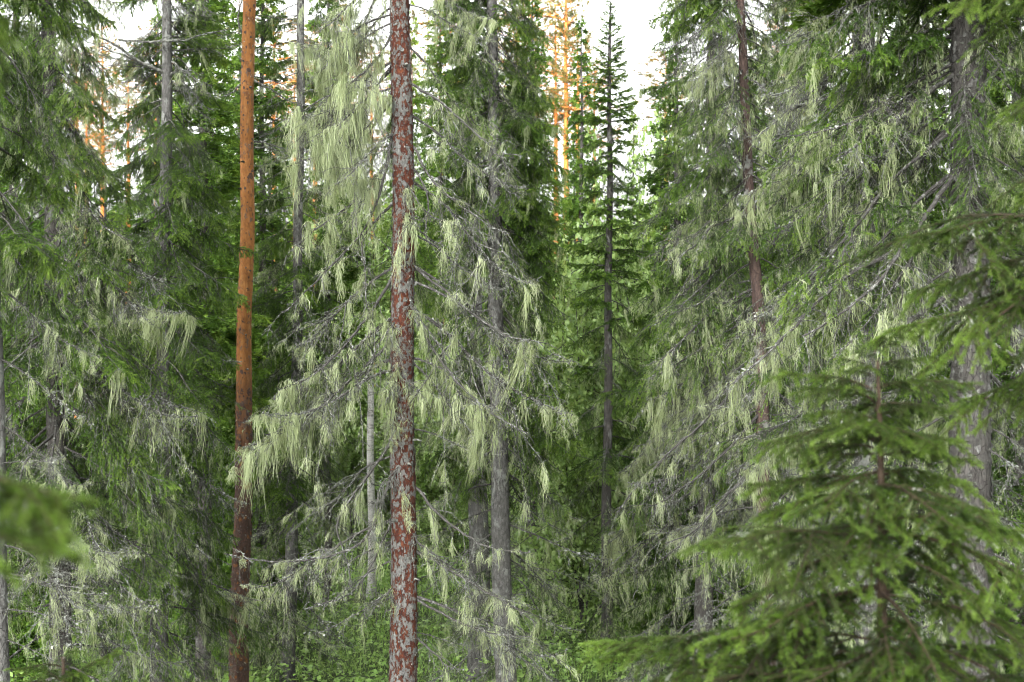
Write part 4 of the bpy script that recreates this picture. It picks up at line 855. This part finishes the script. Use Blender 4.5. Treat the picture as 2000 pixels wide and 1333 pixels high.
bushes = [(32, 1285, 1.2, 1.1, 'low pale bush at the foot of the dark-trunk bearded spruce'), (33, 1222, 1.5, 1.2, 'low pale bush right of the slender spruce\'s foot'), (36, 1090, 1.3, 1.2, 'low pale bush between grey trunk and slender spruce'), (40, 640, 1.2, 1.4, 'low pale bush between slim grey trunk and bearded tree'), (39, 745, 1.1, 1.3, 'lowest pale bush touching the bearded tree\'s left side'), (38, 885, 1.1, 1.3, 'low pale bush between bearded trunk and pale grey trunk'), (34, 1122, 1.8, 1.3, 'pale bush low left of the slender spruce\'s foot'), (33, 1068, 2.1, 1.3, 'pale bush right of the grey trunk beside the bearded tree'), (41, 705, 1.6, 1.4, 'pale low bush left of the bearded tree\'s foot'), (40, 840, 1.9, 1.5, 'pale bush right behind the bearded tree\'s trunk'),
          (29, 1310, 2.4, 1.3, 'tall pale bush left of the bearded dark-trunk spruce'), (30, 1085, 3.0, 1.3, 'tall pale birch sapling under the glowing orange trunk'), (27, 1140, 2.6, 1.5, 'pale leafed birch thicket glowing at the foot of the sky gap'), (31, 1252, 3.2, 1.4, 'pale leafed bush right of the slender spruce'), (34, 1060, 1.3, 1.3, 'leafy bush behind the tall full spruce\'s foot'),
          (37, 615, 2.0, 1.4, 'leafy bush behind the slim grey trunk'), (42, 722, 1.5, 1.3, 'leafy green bush seen left of the bearded trunk'), (36, 860, 1.6, 1.5, 'leafy bush behind the trunks right of the bearded tree'),
          (28, 1290, 1.2, 1.0, 'leafy bush low in front of the dark centre spruce'), (34, 545, 1.8, 1.5, 'leafy bush right behind the orange pine'), (33, 440, 1.5, 1.4, 'leafy bush glimpsed left of the orange pine'), (34, 1430, 1.4, 1.3, 'leafy bush between the bearded spruces at right'),
          (37, 690, 2.6, 1.6, 'taller pale bush glowing behind the bearded tree\'s left side'), (33, 1190, 3.4, 2.0, 'tallest pale bush deep in the gap'), (30, 240, 1.2, 1.2, 'leafy bush behind the broad left spruce')]
for i_, (D_, px_, sz_, wd_, lb_) in enumerate(bushes):
    x_ = PX(px_, D_); z_ = float(ground_z(x_, D_))
    o = put('bush', BUSH[i_ % 3], None, (x_, D_, z_), (0, 0, rng.random() * 6), (wd_, wd_, sz_)); o['label'] = lb_; o['category'] = 'bush'
# white birch stem
t_ = Tree('birch_tree', 'pale birch stem just left of the bearded red trunk', 30.0, [(724, 800), (727, 1333)], [(800, 13), (1333, 18)], 3.5, M_birch, sides=10, taper=.4)
bm_ = BUSH[1]; put('crown', bm_, t_.root, (0, 0, 5.5), (0, 0, 1), (1.1, 1.1, 1.2))

# ------------------------------------------------------------------ far wood: reads as one mass
def far_wood():
    g = np.random.default_rng(77); mb = MB()
    for i in range(380):
        D = g.uniform(72, 120); x = g.uniform(-.62, .62) * D
        H = g.uniform(9, 13.5) * (.86 if -.36 < x / D < -.24 or .05 < x / D < .12 else 1.0); zb = float(ground_z(x, D)); Wd = H * .2
        n = 420; f = g.random(n) ** .8; az = g.random(n) * 6.28; rr = Wd * (1 - f) * g.uniform(.1, 1, n) ** .5
        p = np.stack([x + rr * np.cos(az), D + rr * np.sin(az), zb + .6 + f * (H - .6)], -1)
        d = nrm(np.stack([np.cos(az), np.sin(az), g.normal(-.6, .3, n)], -1)); s = nrm(np.cross(d, g.normal(size=(n, 3)))); l = g.uniform(.35, .8, n)[:, None]
        V = np.stack([p - s * .11, p + s * .11, p + d * l], 1)
        mb.add(V, np.arange(3 * n).reshape(-1, 3), 0, np.clip(g.normal(.5, .15, n), 0, 1))
        V, F = tubes(np.array([[x, D, zb], [x, D, zb + H]]), np.array([.12, .02]), 4); mb.add(V, F, 1)
    o = put('forest', mb.mesh('forest', [M_needle, M_darkbark]), kind='stuff'); o['label'] = 'far wood of spruces closing off the view'; o['category'] = 'forest'
far_wood()

# ------------------------------------------------------------------ undergrowth
def undergrowth():
    g = np.random.default_rng(5); mb = MB()
    n = 95000; y = 15 + 31 * g.random(n) ** .9; x = g.uniform(-1, 1, n) * (.38 * y + 1)
    cl = np.sin(x * 1.9 + np.sin(y * 1.1)) * np.sin(y * 1.4 + 1.7 * np.sin(x * .8))
    z = ground_z(x, y); h = g.uniform(.03, .45, n) * (1 + .6 * cl)
    p = np.stack([x, y, z + h], -1)
    a_ = nrm(g.normal(size=(n, 3)) * [1, 1, .35]); up = nrm(g.normal(0, .4, (n, 3)) + [0, 0, 1]); b_ = nrm(np.cross(up, a_)); s = (.075 * g.uniform(.6, 1.5, n))[:, None]
    V = np.stack([p, p + a_ * s * .5 + b_ * s * .36, p + a_ * s, p + a_ * s * .5 - b_ * s * .36], 1)
    i = np.arange(n)[:, None] * 4; t = np.clip(.5 + .18 * cl + g.normal(0, .16, n), 0, 1)
    mb.add(V, np.concatenate([i + [0, 1, 2], i + [0, 2, 3]]), 0, np.concatenate([t, t]))
    # grass
    n = 60000; y = 16 + 28 * g.random(n); x = g.uniform(-1, 1, n) * (.42 * y + 1); k = np.sin(x * 1.1 + 2 + np.sin(y * .7)) * np.sin(y * .9) > -.35
    x, y = x[k], y[k]; n = len(x); z = ground_z(x, y)
    p = np.stack([x, y, z], -1); az = g.random(n) * 6.28; l = g.uniform(.12, .42, n)[:, None]
    d = nrm(np.stack([np.cos(az) * .5, np.sin(az) * .5, np.ones(n)], -1)); out = np.stack([np.cos(az), np.sin(az), -.25 * np.ones(n)], -1)
    s = np.stack([-np.sin(az), np.cos(az), np.zeros(n)], -1) * .006
    q = p + d * l * .6; tip = q + nrm(d + out * .9) * l * .5
    V = np.stack([p - s, p + s, q + s * .8, q - s * .8, tip], 1); i = np.arange(n)[:, None] * 5; t = np.clip(g.normal(.58, .18, n), 0, 1)
    mb.add(V, np.concatenate([i + [0, 1, 2], i + [0, 2, 3], i + [3, 2, 4]]), 0, np.concatenate([t, t, t]))
    o = put('undergrowth', mb.mesh('undergrowth', [M_under]), kind='stuff'); o['label'] = 'bright green grass and berry plants on the forest floor'; o['category'] = 'undergrowth'
    TRI['under'] = mb.ntri()
undergrowth()

# ------------------------------------------------------------------ foreground young spruces, out of focus
N_ = Tree('young_spruce', 'blurred young green spruce in the lower right corner, its leader ending below eye level', 4.4,
          [(1705, 700), (1712, 900), (1722, 1333)], [(700, 6), (900, 13), (1333, 24)], -.06, M_ytwig, sides=12)
for (py, az, ln, tl) in [(705, 180, .12, 20), (708, 20, .2, 25), (712, -70, .15, 30), (715, 100, .15, 30),
    (775, 175, .30, 14), (780, 5, .34, 14), (778, -55, .25, 10), (782, 80, .3, 10), (779, 130, .28, 12),
    (850, 182, .50, 4), (855, -5, .44, 0), (848, -120, .34, -4), (852, 60, .45, 4), (858, 120, .45, 4), (845, -60, .32, -6),
    (940, 186, .48, -8), (945, -12, .42, -8), (935, -55, .48, -10), (950, 40, .5, -6), (955, 140, .5, -6), (930, -130, .45, -14),
    (1040, 178, .78, 2), (1050, 8, .55, -12), (1045, -95, .55, -24), (1060, -30, .6, -10), (1055, 210, .6, -10), (1050, 70, .6, -6), (1058, 120, .6, -6),
    (1150, -140, .6, -14), (1160, -10, .7, -10), (1155, 165, .7, -8), (1165, -70, .55, -26), (1150, 60, .6, -8),
    (1255, 181, 1.05, 3), (1265, 200, .85, -8), (1270, 0, .8, -8), (1260, -50, .6, -16), (1262, -120, .6, -16), (1268, 140, .9, -4), (1265, 50, .8, -4),
    (1380, 185, 1.0, 2), (1385, -5, .9, 2), (1390, -100, .6, -6), (1395, 215, .9, 0), (1400, 120, .9, 0), (1405, -45, .8, 0)]:
    N_.branch(PZ(py + rng.normal(0, 16), 4.4), az + rng.normal(0, 14), ln * rng.uniform(.72, 1.0), 'young' if ln > .62 else 'young_small', tl + rng.normal(0, 7))

N_.fill(1420, 760, 13, .5, .22, ['young_small'], 97, tilt0=-12, tilt1=-6)
N_.fill(900, 715, 40, .30, .10, ['young_small'], 98, tilt0=0, tilt1=25)

O_ = Tree('young_spruce', 'blurred green spruce boughs reaching in from the right edge', 4.9, [(2210, 0), (2210, 1000)], [(0, 36), (1000, 46)], 2.4, M_ytwig, sides=12)
for (py, az, ln, tl) in [(420, 182, .80, -4), (470, 170, .72, -4), (545, 184, .86, -10), (660, 178, .45, -8)]:
    O_.branch(PZ(py, 4.9), az, ln, 'young', tl)
O_.fill(900, -300, 12, .7, .6, ['young'], 91, az=[0, 60, -40, 100], spread=20)

P_ = Tree('young_spruce', 'strongly blurred dark spruce twigs at the left edge, closest to the viewer', 2.2, [(-420, 0), (-420, 1000)], [(0, 50), (1000, 60)], 1.6, M_ytwig, sides=12)
for (py, az, ln, tl) in [(-60, 4, .37, -6), (-30, -6, .33, -4), (890, 2, .47, -2), (925, -8, .45, -8), (905, 10, .43, -4), (790, 0, .31, 0)]:
    P_.branch(PZ(py, 2.2), az, ln, 'young_small', tl)
Q_ = Tree('young_spruce', 'blurred sapling tip poking up at the bottom left corner', 6.0, [(120, 1290), (125, 1500)], [(1290, 6), (1500, 18)], -1.33, M_ytwig, sides=10)
Q_.fill(1500, 1300, 60, .5, .2, ['young_small'], 95, tilt0=8, tilt1=25)

print('TRI', TRI, sum(m.polygons.__len__() for m in bpy.data.meshes), 'objects', len(bpy.data.objects))
